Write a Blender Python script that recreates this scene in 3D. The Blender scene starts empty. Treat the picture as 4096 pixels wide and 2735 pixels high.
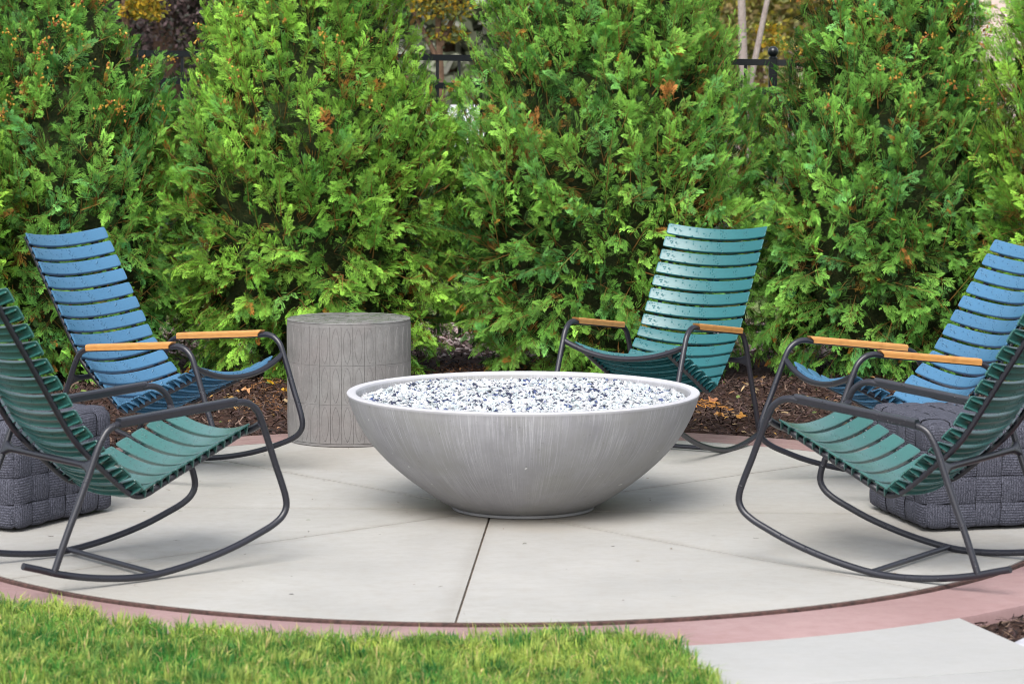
import bpy, math, random
import numpy as np
from mathutils import Vector, Matrix

random.seed(7)
rng = np.random.default_rng(7)
S = bpy.context.scene
COL = S.collection
PI = math.pi
R_ = math.radians

# ------------------------------------------------------------------ camera
CAM_H = 1.798
cd = bpy.data.cameras.new('camera')
cd.sensor_width = 36.0
cd.lens = 36.0 * 2.7215
cd.clip_end = 2000
cd.dof.use_dof = True
cd.dof.focus_distance = 13.4
cd.dof.aperture_fstop = 6.0
cam = bpy.data.objects.new('camera', cd)
COL.objects.link(cam)
cam.location = (0, 0, CAM_H)
cam.rotation_euler = (R_(90 - 5.844), 0, 0)
S.camera = cam

# ------------------------------------------------------------------ light: bright overcast
SUN_AZ, SUN_EL = R_(194), R_(52)          # azimuth clockwise from +Y, elevation
w = bpy.data.worlds.new('World')
S.world = w
w.use_nodes = True
nt = w.node_tree
nt.nodes.clear()
sky = nt.nodes.new('ShaderNodeTexSky')
sky.sky_type = 'NISHITA'
sky.sun_disc = False
sky.sun_elevation = SUN_EL
sky.sun_rotation = SUN_AZ
sky.air_density = 1.0
sky.dust_density = 3.0
hs = nt.nodes.new('ShaderNodeHueSaturation')
hs.inputs['Saturation'].default_value = 0.38
bg = nt.nodes.new('ShaderNodeBackground')
bg.inputs['Strength'].default_value = 0.13
wo = nt.nodes.new('ShaderNodeOutputWorld')
nt.links.new(sky.outputs[0], hs.inputs['Color'])
nt.links.new(hs.outputs[0], bg.inputs['Color'])
nt.links.new(bg.outputs[0], wo.inputs['Surface'])
sd = bpy.data.lights.new('sun', 'SUN')
sd.energy = 1.5
sd.angle = R_(36)
sd.color = (1.0, 0.965, 0.92)
sun = bpy.data.objects.new('sun', sd)
COL.objects.link(sun)
sdir = Vector((math.sin(SUN_AZ) * math.cos(SUN_EL), math.cos(SUN_AZ) * math.cos(SUN_EL), math.sin(SUN_EL)))
sun.rotation_euler = sdir.to_track_quat('Z', 'Y').to_euler()
S.view_settings.view_transform = 'Standard'
S.view_settings.look = 'None'
S.view_settings.exposure = 1.12
S.view_settings.gamma = 1.0
S.view_settings.use_curve_mapping = False
S.render.engine = 'CYCLES'
S.cycles.filter_width = 1.0
S.cycles.max_bounces = 6
S.cycles.diffuse_bounces = 4
S.cycles.transparent_max_bounces = 8

# ------------------------------------------------------------------ object helpers
def link(o, parent=None):
    COL.objects.link(o)
    if parent is not None:
        o.parent = parent
    return o

def mesh_obj(name, me, mat=None, parent=None):
    o = bpy.data.objects.new(name, me)
    if mat is not None and len(me.materials) == 0:
        me.materials.append(mat)
    return link(o, parent)

def small_mesh(name, V, F, smooth_angle=None, smooth=False):
    me = bpy.data.meshes.new(name)
    me.from_pydata([tuple(v) for v in V], [], [tuple(f) for f in F])
    me.update()
    if smooth_angle is not None:
        me.shade_smooth()
        me.set_sharp_from_angle(angle=R_(smooth_angle))
    elif smooth:
        me.shade_smooth()
    return me

def big_mesh(name, V, F, col=None, smooth=False):
    """V (n,3), F (m,k) index array, col (n,3) albedo"""
    V = np.ascontiguousarray(V, dtype=np.float32)
    F = np.ascontiguousarray(F, dtype=np.int32)
    k = F.shape[1]
    me = bpy.data.meshes.new(name)
    me.vertices.add(len(V))
    me.vertices.foreach_set('co', V.ravel())
    me.loops.add(F.size)
    me.loops.foreach_set('vertex_index', F.ravel())
    me.polygons.add(len(F))
    me.polygons.foreach_set('loop_start', np.arange(0, F.size, k, dtype=np.int32))
    if smooth:
        me.polygons.foreach_set('use_smooth', np.ones(len(F), dtype=bool))
    else:
        me.polygons.foreach_set('use_smooth', np.zeros(len(F), dtype=bool))
    if col is not None:
        a = me.attributes.new('tint', 'FLOAT_COLOR', 'POINT')
        c4 = np.ones((len(V), 4), dtype=np.float32)
        c4[:, :3] = col
        a.data.foreach_set('color', c4.ravel())
    me.update(calc_edges=True)
    return me

def thing(name, label, cat, loc=(0, 0, 0), rot=(0, 0, 0), group=None):
    o = bpy.data.objects.new(name, None)
    o.empty_display_size = 0.1
    o.location = loc
    o.rotation_euler = rot
    return tag(link(o), label, cat, group)

def tag(o, label=None, cat=None, group=None, kind=None):
    if label: o['label'] = label
    if cat: o['category'] = cat
    if group: o['group'] = group
    if kind: o['kind'] = kind
    return o

def struct(o, label=None):
    o['kind'] = 'structure'
    if label: o['label'] = label
    return o

def children(o):
    return [c for c in bpy.data.objects if c.parent == o]

def copy_tree(o, parent=None):
    c = o.copy()
    link(c, parent)
    for ch in children(o):
        copy_tree(ch, c)
    return c

def catmull(P, n):
    """dense centripetal Catmull-Rom through P"""
    P = np.asarray(P, float)
    P = np.vstack([2 * P[0] - P[1], P, 2 * P[-1] - P[-2]])
    out = []
    for i in range(1, len(P) - 2):
        p0, p1, p2, p3 = P[i - 1], P[i], P[i + 1], P[i + 2]
        t0 = 0.0
        t1 = t0 + np.linalg.norm(p1 - p0) ** .5
        t2 = t1 + np.linalg.norm(p2 - p1) ** .5
        t3 = t2 + np.linalg.norm(p3 - p2) ** .5
        for t in np.linspace(t1, t2, n, endpoint=False):
            A1 = (t1 - t) / (t1 - t0) * p0 + (t - t0) / (t1 - t0) * p1
            A2 = (t2 - t) / (t2 - t1) * p1 + (t - t1) / (t2 - t1) * p2
            A3 = (t3 - t) / (t3 - t2) * p2 + (t - t2) / (t3 - t2) * p3
            B1 = (t2 - t) / (t2 - t0) * A1 + (t - t0) / (t2 - t0) * A2
            B2 = (t3 - t) / (t3 - t1) * A2 + (t - t1) / (t3 - t1) * A3
            out.append((t2 - t) / (t2 - t1) * B1 + (t - t1) / (t2 - t1) * B2)
    out.append(P[-2])
    return np.array(out)

def tube_mesh(name, P, r, n=12, caps=(True, True), round_caps=False):
    P = np.asarray(P, float)
    m = len(P)
    r = np.broadcast_to(np.asarray(r, float), (m,))
    T = np.gradient(P, axis=0)
    T /= np.linalg.norm(T, axis=1)[:, None]
    up = np.array([0, 1.0, 0]) if abs(T[0][1]) < .9 else np.array([0, 0, 1.0])
    N = up - T[0] * (up @ T[0]); N /= np.linalg.norm(N)
    V = []
    a = np.arange(n) * 2 * PI / n
    for i in range(m):
        N = N - T[i] * (N @ T[i]); N /= np.linalg.norm(N)
        B = np.cross(T[i], N)
        V.append(P[i] + r[i] * (np.cos(a)[:, None] * N + np.sin(a)[:, None] * B))
    V = np.vstack(V)
    F = []
    for i in range(m - 1):
        for j in range(n):
            k = (j + 1) % n
            F.append((i * n + j, i * n + k, (i + 1) * n + k, (i + 1) * n + j))
    if caps[0]: F.append(tuple(range(n - 1, -1, -1)))
    if caps[1]: F.append(tuple((m - 1) * n + j for j in range(n)))
    return small_mesh(name, V, F, smooth_angle=50)

def lathe_mesh(name, prof, n=96, angle=40):
    V, F = [], []
    m = len(prof)
    for i in range(n):
        a = 2 * PI * i / n
        for r, z in prof:
            V.append((r * math.cos(a), r * math.sin(a), z))
    for i in range(n):
        k = (i + 1) % n
        for j in range(m - 1):
            F.append((i * m + j, k * m + j, k * m + j + 1, i * m + j + 1))
    return small_mesh(name, V, F, smooth_angle=angle)

def box_mesh(name, sx, sy, sz, z0=0.0, bevel=0.0):
    x, y = sx / 2, sy / 2
    if bevel <= 0:
        V = [(-x, -y, z0), (x, -y, z0), (x, y, z0), (-x, y, z0), (-x, -y, z0 + sz), (x, -y, z0 + sz), (x, y, z0 + sz), (-x, y, z0 + sz)]
        F = [(3, 2, 1, 0), (4, 5, 6, 7), (0, 1, 5, 4), (1, 2, 6, 5), (2, 3, 7, 6), (3, 0, 4, 7)]
        return small_mesh(name, V, F)
    import bmesh
    bm = bmesh.new()
    bmesh.ops.create_cube(bm, size=1)
    for v in bm.verts:
        v.co = Vector((v.co.x * sx, v.co.y * sy, (v.co.z + .5) * sz + z0))
    bmesh.ops.bevel(bm, geom=list(bm.edges), offset=bevel, segments=2, affect='EDGES')
    me = bpy.data.meshes.new(name)
    bm.to_mesh(me); bm.free()
    me.shade_smooth(); me.set_sharp_from_angle(angle=R_(40))
    return me

# ------------------------------------------------------------------ material helpers
class M:
    def __init__(s, name):
        s.m = bpy.data.materials.new(name)
        s.m.use_nodes = True
        s.t = s.m.node_tree
        s.b = s.t.nodes['Principled BSDF']
    def n(s, typ, **kw):
        nd = s.t.nodes.new(typ)
        for k, v in kw.items():
            if k.startswith('i_'):
                key = k[2:]
                key = int(key) if key.isdigit() else key
                nd.inputs[key].default_value = v
            else:
                setattr(nd, k, v)
        return nd
    def l(s, a, b):
        s.t.links.new(a, b)
    def coord(s, kind='Object'):
        return s.n('ShaderNodeTexCoord').outputs[kind]
    def mapping(s, src, scale=(1, 1, 1), rot=(0, 0, 0), loc=(0, 0, 0)):
        mp = s.n('ShaderNodeMapping')
        mp.inputs['Scale'].default_value = scale
        mp.inputs['Rotation'].default_value = rot
        mp.inputs['Location'].default_value = loc
        s.l(src, mp.inputs['Vector'])
        return mp.outputs[0]
    def noise(s, vec, scale, detail=4, rough=.55, dist=0.0):
        nd = s.n('ShaderNodeTexNoise')
        nd.inputs['Scale'].default_value = scale
        nd.inputs['Detail'].default_value = detail
        nd.inputs['Roughness'].default_value = rough
        nd.inputs['Distortion'].default_value = dist
        s.l(vec, nd.inputs['Vector'])
        return nd.outputs['Fac']
    def ramp(s, fac, stops):
        rp = s.n('ShaderNodeValToRGB')
        e = rp.color_ramp.elements
        while len(e) < len(stops): e.new(.5)
        for i, (p, c) in enumerate(stops):
            e[i].position = p
            if not hasattr(c, '__len__'): c = (c, c, c)
            e[i].color = (*c, 1)
        s.l(fac, rp.inputs['Fac'])
        return rp.outputs['Color']
    def mix(s, fac, a, b, mode='MIX'):
        mx = s.n('ShaderNodeMix', data_type='RGBA', blend_type=mode)
        for sock, v in ((mx.inputs[0], fac), (mx.inputs[6], a), (mx.inputs[7], b)):
            if hasattr(v, 'is_linked'): s.l(v, sock)
            elif hasattr(v, '__len__'): sock.default_value = (*v, 1)
            else: sock.default_value = v
        return mx.outputs[2]
    def math(s, op, a, b=None, clamp=False):
        nd = s.n('ShaderNodeMath', operation=op)
        nd.use_clamp = clamp
        for i, v in enumerate((a, b)):
            if v is None: continue
            if hasattr(v, 'is_linked'): s.l(v, nd.inputs[i])
            else: nd.inputs[i].default_value = v
        return nd.outputs[0]
    def bump(s, h, strength=.3, dist=.01, prev=None):
        bp = s.n('ShaderNodeBump')
        bp.inputs['Strength'].default_value = strength
        bp.inputs['Distance'].default_value = dist
        s.l(h, bp.inputs['Height'])
        if prev is not None: s.l(prev, bp.inputs['Normal'])
        return bp.outputs[0]
    def done(s, color=None, rough=None, normal=None, spec=None, metal=None):
        for key, v in (('Base Color', color), ('Roughness', rough), ('Normal', normal), ('Specular IOR Level', spec), ('Metallic', metal)):
            if v is None: continue
            if hasattr(v, 'is_linked'): s.l(v, s.b.inputs[key])
            elif hasattr(v, '__len__'): s.b.inputs[key].default_value = (*v, 1)
            else: s.b.inputs[key].default_value = v
        return s.m

def concrete(name, c0, c1, stain, broom=True, rough=.62, joints=False):
    m = M(name)
    g = m.n('ShaderNodeNewGeometry').outputs['Position']
    n1 = m.noise(g, 1.3, 5, .6)
    n2 = m.noise(g, 14, 6, .65)
    n3 = m.noise(m.mapping(g, (2.0, 26, 1)), 4, 4, .6)
    col = m.mix(m.ramp(n1, [(.35, 0), (.68, 1)]), c0, c1)
    col = m.mix(m.math('MULTIPLY', m.ramp(n2, [(.45, 0), (.75, 1)]), .35), col, stain)
    big = m.noise(g, .55, 3, .5, .6)
    col = m.mix(m.math('MULTIPLY', m.ramp(big, [(.52, 0), (.66, 1)]), .45), col, stain)
    if broom:
        col = m.mix(m.math('MULTIPLY', m.ramp(n3, [(.4, 0), (.62, 1)]), .16), col, tuple(x * .72 for x in c0))
    if joints:
        # grime that collects along the joints and where rain drips off the bowl
        sp = m.n('ShaderNodeSeparateXYZ'); m.l(g, sp.inputs[0])
        dx = m.math('SUBTRACT', sp.outputs['X'], -0.080); dy = m.math('SUBTRACT', sp.outputs['Y'], 10.99)
        rr_ = m.math('SQRT', m.math('ADD', m.math('MULTIPLY', dx, dx), m.math('MULTIPLY', dy, dy)))
        th = m.math('ADD', m.math('ARCTAN2', dy, dx), math.radians(3.4) + 8 * math.pi)
        k = m.math('MULTIPLY', th, 4 / math.pi)
        fr_ = m.math('ABSOLUTE', m.math('SUBTRACT', k, m.math('ROUND', k)))
        dist_ = m.math('MULTIPLY', m.math('MULTIPLY', fr_, math.pi / 4), rr_)
        dn = m.math('ADD', dist_, m.math('MULTIPLY', m.math('SUBTRACT', m.noise(g, 9, 5, .65), .5), .09))
        col = m.mix(m.math('MULTIPLY', m.ramp(dn, [(.0, 1), (.05, 0)]), .30), col, (.225, .205, .175))
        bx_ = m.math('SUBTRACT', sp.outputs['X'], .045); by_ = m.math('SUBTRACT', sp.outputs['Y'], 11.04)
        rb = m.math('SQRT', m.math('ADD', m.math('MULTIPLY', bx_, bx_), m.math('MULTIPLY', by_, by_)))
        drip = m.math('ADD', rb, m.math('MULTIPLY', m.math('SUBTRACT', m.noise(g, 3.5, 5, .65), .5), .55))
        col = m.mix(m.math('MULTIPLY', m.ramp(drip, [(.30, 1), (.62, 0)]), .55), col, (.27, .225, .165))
    speck = m.noise(g, 150, 3, .7)
    col = m.mix(m.math('MULTIPLY', m.ramp(speck, [(.62, 0), (.75, 1)]), .3), col, tuple(x * .6 for x in c0))
    fine = m.noise(g, 420, 2, .5)
    nb = m.bump(fine, .25, .002)
    nb = m.bump(n3, .12, .004, nb)
    return m.done(col, m.ramp(n2, [(.3, rough - .12), (.7, rough + .15)]), nb, .35)

MAT = {}
MAT['patio'] = concrete('patio_concrete', (.338, .331, .312), (.400, .392, .370), (.290, .262, .216), joints=True)
MAT['walk'] = concrete('walk_concrete', (.350, .350, .341), (.385, .383, .374), (.32, .31, .285))
MAT['pink'] = concrete('pink_concrete', (.270, .168, .164), (.360, .242, .236), (.205, .122, .115), rough=.5)

m = M('joint_filler')
MAT['joint'] = m.done(m.ramp(m.noise(m.n('ShaderNodeNewGeometry').outputs['Position'], 60, 4), [(.3, (.03, .018, .015)), (.7, (.10, .05, .042))]), .9)

m = M('joint_sand')
MAT['joint_sand'] = m.done(m.ramp(m.noise(m.n('ShaderNodeNewGeometry').outputs['Position'], 45, 4), [(.35, (.055, .04, .03)), (.65, (.15, .115, .085))]), .95)

def metal_frame():
    m = M('powder_coated_metal')
    c = m.coord()
    v = m.n('ShaderNodeTexVoronoi'); v.inputs['Scale'].default_value = 95
    m.l(c, v.inputs['Vector'])
    drop = m.ramp(v.outputs['Distance'], [(.10, 1), (.30, 0)])
    sparse = m.ramp(m.noise(c, 30, 2), [(.56, 0), (.62, 1)])
    h = m.math('MULTIPLY', drop, sparse)
    n = m.noise(c, 800, 2)
    nb = m.bump(n, .10, .0006)
    nb = m.bump(h, .8, .0022, nb)
    col = m.mix(m.noise(c, 9, 4), (.008, .009, .015), (.017, .017, .026))
    return m.done(col, m.mix(h, (.36, .36, .36), (.08, .08, .08)), nb, .6)
MAT['metal'] = metal_frame()

def plastic(name, c0, c1, coat=0.0):
    m = M(name)
    c = m.coord()
    grain = m.noise(m.mapping(c, (60, 3, 60)), 9, 3, .6)
    v = m.n('ShaderNodeTexVoronoi'); v.inputs['Scale'].default_value = 80
    m.l(c, v.inputs['Vector'])
    sparse = m.ramp(m.noise(c, 24, 3), [(.50, 0), (.58, 1)])
    drop = m.math('MULTIPLY', m.ramp(v.outputs['Distance'], [(.16, 1), (.36, 0)]), sparse)
    oi = m.n('ShaderNodeObjectInfo').outputs['Random']
    col = m.mix(m.ramp(grain, [(.3, 0), (.7, 1)]), c0, c1)
    col = m.mix(m.math('MULTIPLY', oi, .25), col, tuple(min(1, x * 1.35) for x in c1))
    # thin wet film darkens between the drops
    col = m.mix(m.math('MULTIPLY', sparse, .07), col, tuple(x * .55 for x in c0))
    nb = m.bump(grain, .22, .0012)
    nb = m.bump(drop, .9, .003, nb)
    m.b.inputs['Coat Weight'].default_value = coat
    m.b.inputs['Coat Roughness'].default_value = .32
    return m.done(col, m.mix(drop, (.36, .36, .36), (.07, .07, .07)), nb, .65)
MAT['blue'] = plastic('blue_slat_plastic', (.036, .124, .226), (.055, .160, .280))
MAT['teal'] = plastic('sky_tinted_slat_plastic', (.006, .084, .095), (.012, .112, .122))  # same plastic as the green slats, sky reflection put in as bluer colour
MAT['green'] = plastic('sea_green_slat_plastic', (.017, .094, .086), (.030, .134, .122), .9)

def bamboo():
    m = M('bamboo')
    c = m.coord()
    g1 = m.noise(m.mapping(c, (3, 60, 60)), 6, 4, .6)
    g2 = m.noise(c, 18, 3, .5)
    col = m.mix(m.ramp(g1, [(.3, 0), (.7, 1)]), (.44, .190, .052), (.60, .305, .098))
    col = m.mix(m.math('MULTIPLY', m.ramp(g2, [(.55, 0), (.8, 1)]), .5), col, (.30, .11, .025))
    return m.done(col, .42, m.bump(g1, .15, .001), .4)
MAT['bamboo'] = bamboo()

def bowl_mat():
    m = M('cast_concrete_bowl')
    c = m.coord()
    sep = m.n('ShaderNodeSeparateXYZ'); m.l(c, sep.inputs[0])
    ang = m.math('ARCTAN2', sep.outputs['Y'], sep.outputs['X'])
    cmb = m.n('ShaderNodeCombineXYZ')
    m.l(ang, cmb.inputs['X']); m.l(sep.outputs['Z'], cmb.inputs['Y'])
    v = cmb.outputs[0]
    wob = m.n('ShaderNodeVectorMath', operation='ADD')
    m.l(v, wob.inputs[0])
    wn_ = m.n('ShaderNodeTexNoise'); wn_.inputs['Scale'].default_value = 5; m.l(c, wn_.inputs['Vector'])
    ws_ = m.n('ShaderNodeVectorMath', operation='SCALE'); ws_.inputs['Scale'].default_value = .035; m.l(wn_.outputs['Color'], ws_.inputs[0])
    m.l(ws_.outputs[0], wob.inputs[1])
    v = wob.outputs[0]
    streak = m.noise(m.mapping(v, (52, 1.2, 1)), 3.2, 5, .75)
    streak2 = m.noise(m.mapping(v, (12, .9, 1), loc=(3, 1, 0)), 2.3, 4, .6)
    mot = m.noise(c, 7, 6, .65)
    fine = m.noise(c, 60, 4, .6)
    col = m.mix(m.ramp(mot, [(.3, 0), (.7, 1)]), (.235, .234, .250), (.300, .298, .315))
    s1 = m.ramp(streak, [(.52, 0), (.585, 1)])
    fade = m.ramp(sep.outputs['Z'], [(.02, .05), (.18, .6), (.40, 1)])
    fade2 = m.ramp(m.noise(m.mapping(v, (2.2, 1.5, 1)), 2.0, 2), [(.36, .15), (.6, 1)])
    col = m.mix(m.math('MULTIPLY', m.math('MULTIPLY', s1, fade2), m.math('MULTIPLY', fade, .78)), col, (.50, .50, .54))
    s2 = m.ramp(streak2, [(.58, 0), (.72, 1)])
    col = m.mix(m.math('MULTIPLY', s2, .30), col, (.36, .36, .395))
    spots = m.ramp(m.noise(c, 26, 2), [(.735, 0), (.76, 1)])
    col = m.mix(m.math('MULTIPLY', spots, .8), col, (.7, .7, .7))
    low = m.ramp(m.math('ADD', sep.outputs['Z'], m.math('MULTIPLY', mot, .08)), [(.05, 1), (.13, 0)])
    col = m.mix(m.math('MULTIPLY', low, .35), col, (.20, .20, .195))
    col = m.mix(m.math('MULTIPLY', m.ramp(fine, [(.45, 0), (.7, 1)]), .15), col, (.22, .22, .22))
    olive = m.ramp(m.noise(c, 2.6, 5, .6), [(.46, 0), (.64, 1)])
    col = m.mix(m.math('MULTIPLY', olive, .5), col, (.235, .235, .212))
    pin = m.ramp(m.noise(c, 75, 2, .5), [(.24, 1), (.30, 0)])
    col = m.mix(m.math('MULTIPLY', pin, .55), col, (.10, .10, .10))
    # paler rim band
    rim = m.ramp(sep.outputs['Z'], [(.459, 0), (.464, 1)])
    col = m.mix(rim, col, m.mix(mot, (.42, .42, .45), (.50, .495, .52)))
    nb = m.bump(fine, .18, .002)
    return m.done(col, .58, nb, .35)
MAT['bowl'] = bowl_mat()

def stool_mat(name, wet):
    m = M(name)
    g = m.n('ShaderNodeNewGeometry').outputs['Position']
    n1 = m.noise(g, 9, 6, .65)
    n2 = m.noise(g, 3.2, 4, .5)
    n3 = m.noise(g, 90, 4, .6)
    col = m.mix(m.ramp(n1, [(.3, 0), (.72, 1)]), (.132, .128, .125), (.205, .200, .195))
    col = m.mix(m.math('MULTIPLY', m.ramp(n2, [(.45, 0), (.7, 1)]), .45), col, (.175, .148, .144))
    col = m.mix(m.math('MULTIPLY', m.ramp(n3, [(.5, 0), (.75, 1)]), .2), col, (.32, .31, .30))
    rough = .62
    if wet:
        wn = m.noise(m.mapping(g, (1, 1, 1)), 14, 5, .6, .8)
        wet_f = m.ramp(wn, [(.45, 0), (.53, 1)])
        col = m.mix(m.math('MULTIPLY', wet_f, .3), col, (.12, .125, .13))
        rough = m.mix(wet_f, (.5, .5, .5), (.24, .24, .24))
    return m.done(col, rough, m.bump(n3, .2, .0015), .4)
MAT['stool'] = stool_mat('grey_cast_stone', False)
MAT['stool_top'] = stool_mat('wet_cast_stone', True)

def pouf_mat():
    m = M('woven_outdoor_strap')
    uv = m.coord('UV')
    sep = m.n('ShaderNodeSeparateXYZ'); m.l(uv, sep.inputs[0])
    wv = m.math('SINE', m.math('MULTIPLY', sep.outputs['Y'], 2 * PI * 10))
    wu = m.math('SINE', m.math('MULTIPLY', sep.outputs['X'], 2 * PI * 26))
    c = m.coord()
    sp = m.noise(c, 210, 3, .8)
    sp2 = m.noise(c, 22, 3, .6)
    col = m.mix(m.ramp(sp, [(.40, 0), (.62, 1)]), (.013, .015, .023), (.130, .134, .172))
    col = m.mix(m.math('MULTIPLY', m.ramp(sp2, [(.35, 0), (.7, 1)]), .35), col, (.075, .078, .105))
    col = m.mix(m.math('MULTIPLY', m.ramp(m.math('ADD', m.math('MULTIPLY', wv, .5), .5), [(.10, 1), (.5, 0)]), .45), col, (.014, .014, .020))
    h = m.math('ADD', wv, m.math('MULTIPLY', wu, .35))
    nb = m.bump(h, .35, .003)
    nb = m.bump(sp, .4, .002, nb)
    return m.done(col, .85, nb, .25)
MAT['pouf'] = pouf_mat()
m = M('pouf_gap'); MAT['pouf_in'] = m.done((.018, .018, .024), .95)

def attr_mat(name, rough=.6, spec=.3, transl=0.0, noise_amt=.0, bump=None):
    m = M(name)
    a = m.n('ShaderNodeAttribute', attribute_name='tint').outputs['Color']
    col = a
    nb = None
    if noise_amt:
        g = m.n('ShaderNodeNewGeometry').outputs['Position']
        n = m.noise(g, noise_amt, 3, .6)
        col = m.mix(.35, a, m.mix(1.0, a, m.ramp(n, [(.3, .35), (.7, 1.0)]), 'MULTIPLY'))
    m.done(col, rough, nb, spec)
    if transl:
        tr = m.n('ShaderNodeBsdfTranslucent')
        m.l(col, tr.inputs['Color'])
        mx = m.n('ShaderNodeMixShader'); mx.inputs[0].default_value = transl
        out = m.t.nodes['Material Output']
        m.l(m.b.outputs[0], mx.inputs[1]); m.l(tr.outputs[0], mx.inputs[2])
        m.l(mx.outputs[0], out.inputs['Surface'])
    return m.m
MAT['foliage'] = attr_mat('arborvitae_foliage', .60, .16, .28)
MAT['grass'] = attr_mat('grass_blades', .6, .15, .30)
MAT['chips'] = attr_mat('bark_chips', .75, .3)
MAT['glass'] = attr_mat('fire_glass_chips', .25, .5)
MAT['leaf'] = attr_mat('leaf_matter', .55, .3, .3)

def soil(name, cols, sc=18):
    m = M(name)
    g = m.n('ShaderNodeNewGeometry').outputs['Position']
    n = m.noise(g, sc, 8, .7)
    n2 = m.noise(g, sc * 5, 4, .6)
    col = m.ramp(n, [(.3, cols[0]), (.5, cols[1]), (.72, cols[2])])
    return m.done(col, .9, m.bump(n2, .7, .02), .2)
MAT['mulch_soil'] = soil('mulch_soil', [(.018, .010, .008), (.05, .026, .019), (.10, .055, .04)])
MAT['turf_soil'] = soil('turf_soil', [(.03, .05, .012), (.06, .09, .022), (.09, .11, .03)])
MAT['lawn'] = soil('far_lawn', [(.07, .11, .03), (.12, .16, .05), (.17, .17, .075)], .6)
MAT['asphalt'] = soil('asphalt', [(.045, .045, .048), (.055, .055, .058), (.07, .07, .07)], 3)
MAT['bark'] = soil('bark', [(.07, .04, .025), (.13, .08, .055), (.20, .13, .09)], 30)
MAT['pale_bark'] = soil('pale_bark', [(.24, .195, .18), (.30, .25, .235), (.36, .31, .29)], 12)
m = M('black_metal'); MAT['black'] = m.done((.008, .010, .012), .3, None, .5)
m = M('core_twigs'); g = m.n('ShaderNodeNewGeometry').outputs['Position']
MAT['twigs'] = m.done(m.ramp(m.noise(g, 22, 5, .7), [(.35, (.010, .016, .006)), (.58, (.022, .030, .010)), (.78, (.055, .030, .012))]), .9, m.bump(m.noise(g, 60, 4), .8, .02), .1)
m = M('grey_stone'); g = m.n('ShaderNodeNewGeometry').outputs['Position']
MAT['stone'] = m.done(m.ramp(m.noise(g, 16, 5), [(.3, (.40, .40, .44)), (.7, (.55, .54, .57))]), .7, m.bump(m.noise(g, 40, 5), .4, .01), .3)

# ------------------------------------------------------------------ ground and paving
PC = (-0.080, 10.99)      # patio centre
PR = 2.212                # slab radius
PO = 2.575                # outside of the pink border
JOINTS = [-3.4, 41.5, 86.6, 131.5, 176.6, 221.6, 267.4, 311.6]

def sheet(name, pts, z, mat):
    me = small_mesh(name, [(x, y, z) for x, y in pts], [tuple(range(len(pts)))])
    return mesh_obj(name, me, mat)

struct(sheet('ground', [(-900, -60), (900, -60), (900, 1500), (-900, 1500)], -.20, MAT['lawn']))
def disc(cx, cy, r, n=96):
    return [(cx + r * math.cos(2 * PI * i / n), cy + r * math.sin(2 * PI * i / n)) for i in range(n)]
struct(sheet('patio_base', disc(*PC, PR - .004), -.010, MAT['joint_sand']))

def inset_poly(P, d):
    """inset a convex-ish ccw polygon by d"""
    P = np.asarray(P, float); n = len(P); out = []
    for i in range(n):
        a, b, c = P[i - 1], P[i], P[(i + 1) % n]
        e1 = b - a; e1 /= np.linalg.norm(e1); e2 = c - b; e2 /= np.linalg.norm(e2)
        n1 = np.array([-e1[1], e1[0]]); n2 = np.array([-e2[1], e2[0]])
        h = n1 + n2; h /= max(1e-6, (h @ n1))
        q = h * d
        if np.linalg.norm(q) > 3 * d: q *= 3 * d / np.linalg.norm(q)
        out.append(b + q)
    return np.array(out)

def slab_mesh(name, P, ztop, thick=.09, edge=.011, drop=.0045):
    """slab with a tooled (rounded) top edge"""
    P = np.asarray(P, float); n = len(P)
    a = inset_poly(P, edge); b = inset_poly(P, edge * .35)
    V = [(x, y, ztop) for x, y in a] + [(x, y, ztop - drop * .35) for x, y in b] + [(x, y, ztop - drop * 1.6) for x, y in P] + [(x, y, ztop - thick) for x, y in P]
    F = [tuple(range(n))]
    for k in range(3):
        for i in range(n):
            j = (i + 1) % n
            F.append((k * n + i, (k + 1) * n + i, (k + 1) * n + j, k * n + j))
    F = [f if i == 0 else f[::1] for i, f in enumerate(F)]
    return small_mesh(name, V, F, smooth_angle=50)

patio = struct(bpy.data.objects.new('patio', None)); link(patio)
for i in range(8):
    a0, a1 = JOINTS[i], JOINTS[(i + 1) % 8]
    if a1 < a0: a1 += 360
    gap = .0040
    aa = np.radians(np.linspace(a0, a1, 26))
    pts = [(0, 0)] + [(PR * math.cos(a), PR * math.sin(a)) for a in aa]
    pts = inset_poly(pts, gap)
    me = slab_mesh('slab', pts + np.array(PC), 0.0, .09, .004, .0006)
    mesh_obj('slab', me, MAT['patio'], patio)

def ring_mesh(name, r0, r1, z, thick, n=160):
    prof = [(r0, z - thick), (r0, z - .006), (r0 + .007, z), (r1 - .012, z), (r1 - .003, z - .004), (r1, z - .014), (r1 + .004, z - thick)]
    return lathe_mesh(name, prof, n, 35)
ej = mesh_obj('expansion_joint', lathe_mesh('expansion_joint', [(PR + .0005, -.06), (PR + .0005, -.004), (PR + .004, -.0015), (PR + .011, -.002), (PR + .0145, -.005), (PR + .0145, -.06)], 160, 40), MAT['joint'])
ej.location = (*PC, 0)
struct(ej)
br = mesh_obj('patio_border', ring_mesh('patio_border', PR + .0155, PO, -.0125, .16), MAT['pink'])
br.location = (*PC, 0)
struct(br)

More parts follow.
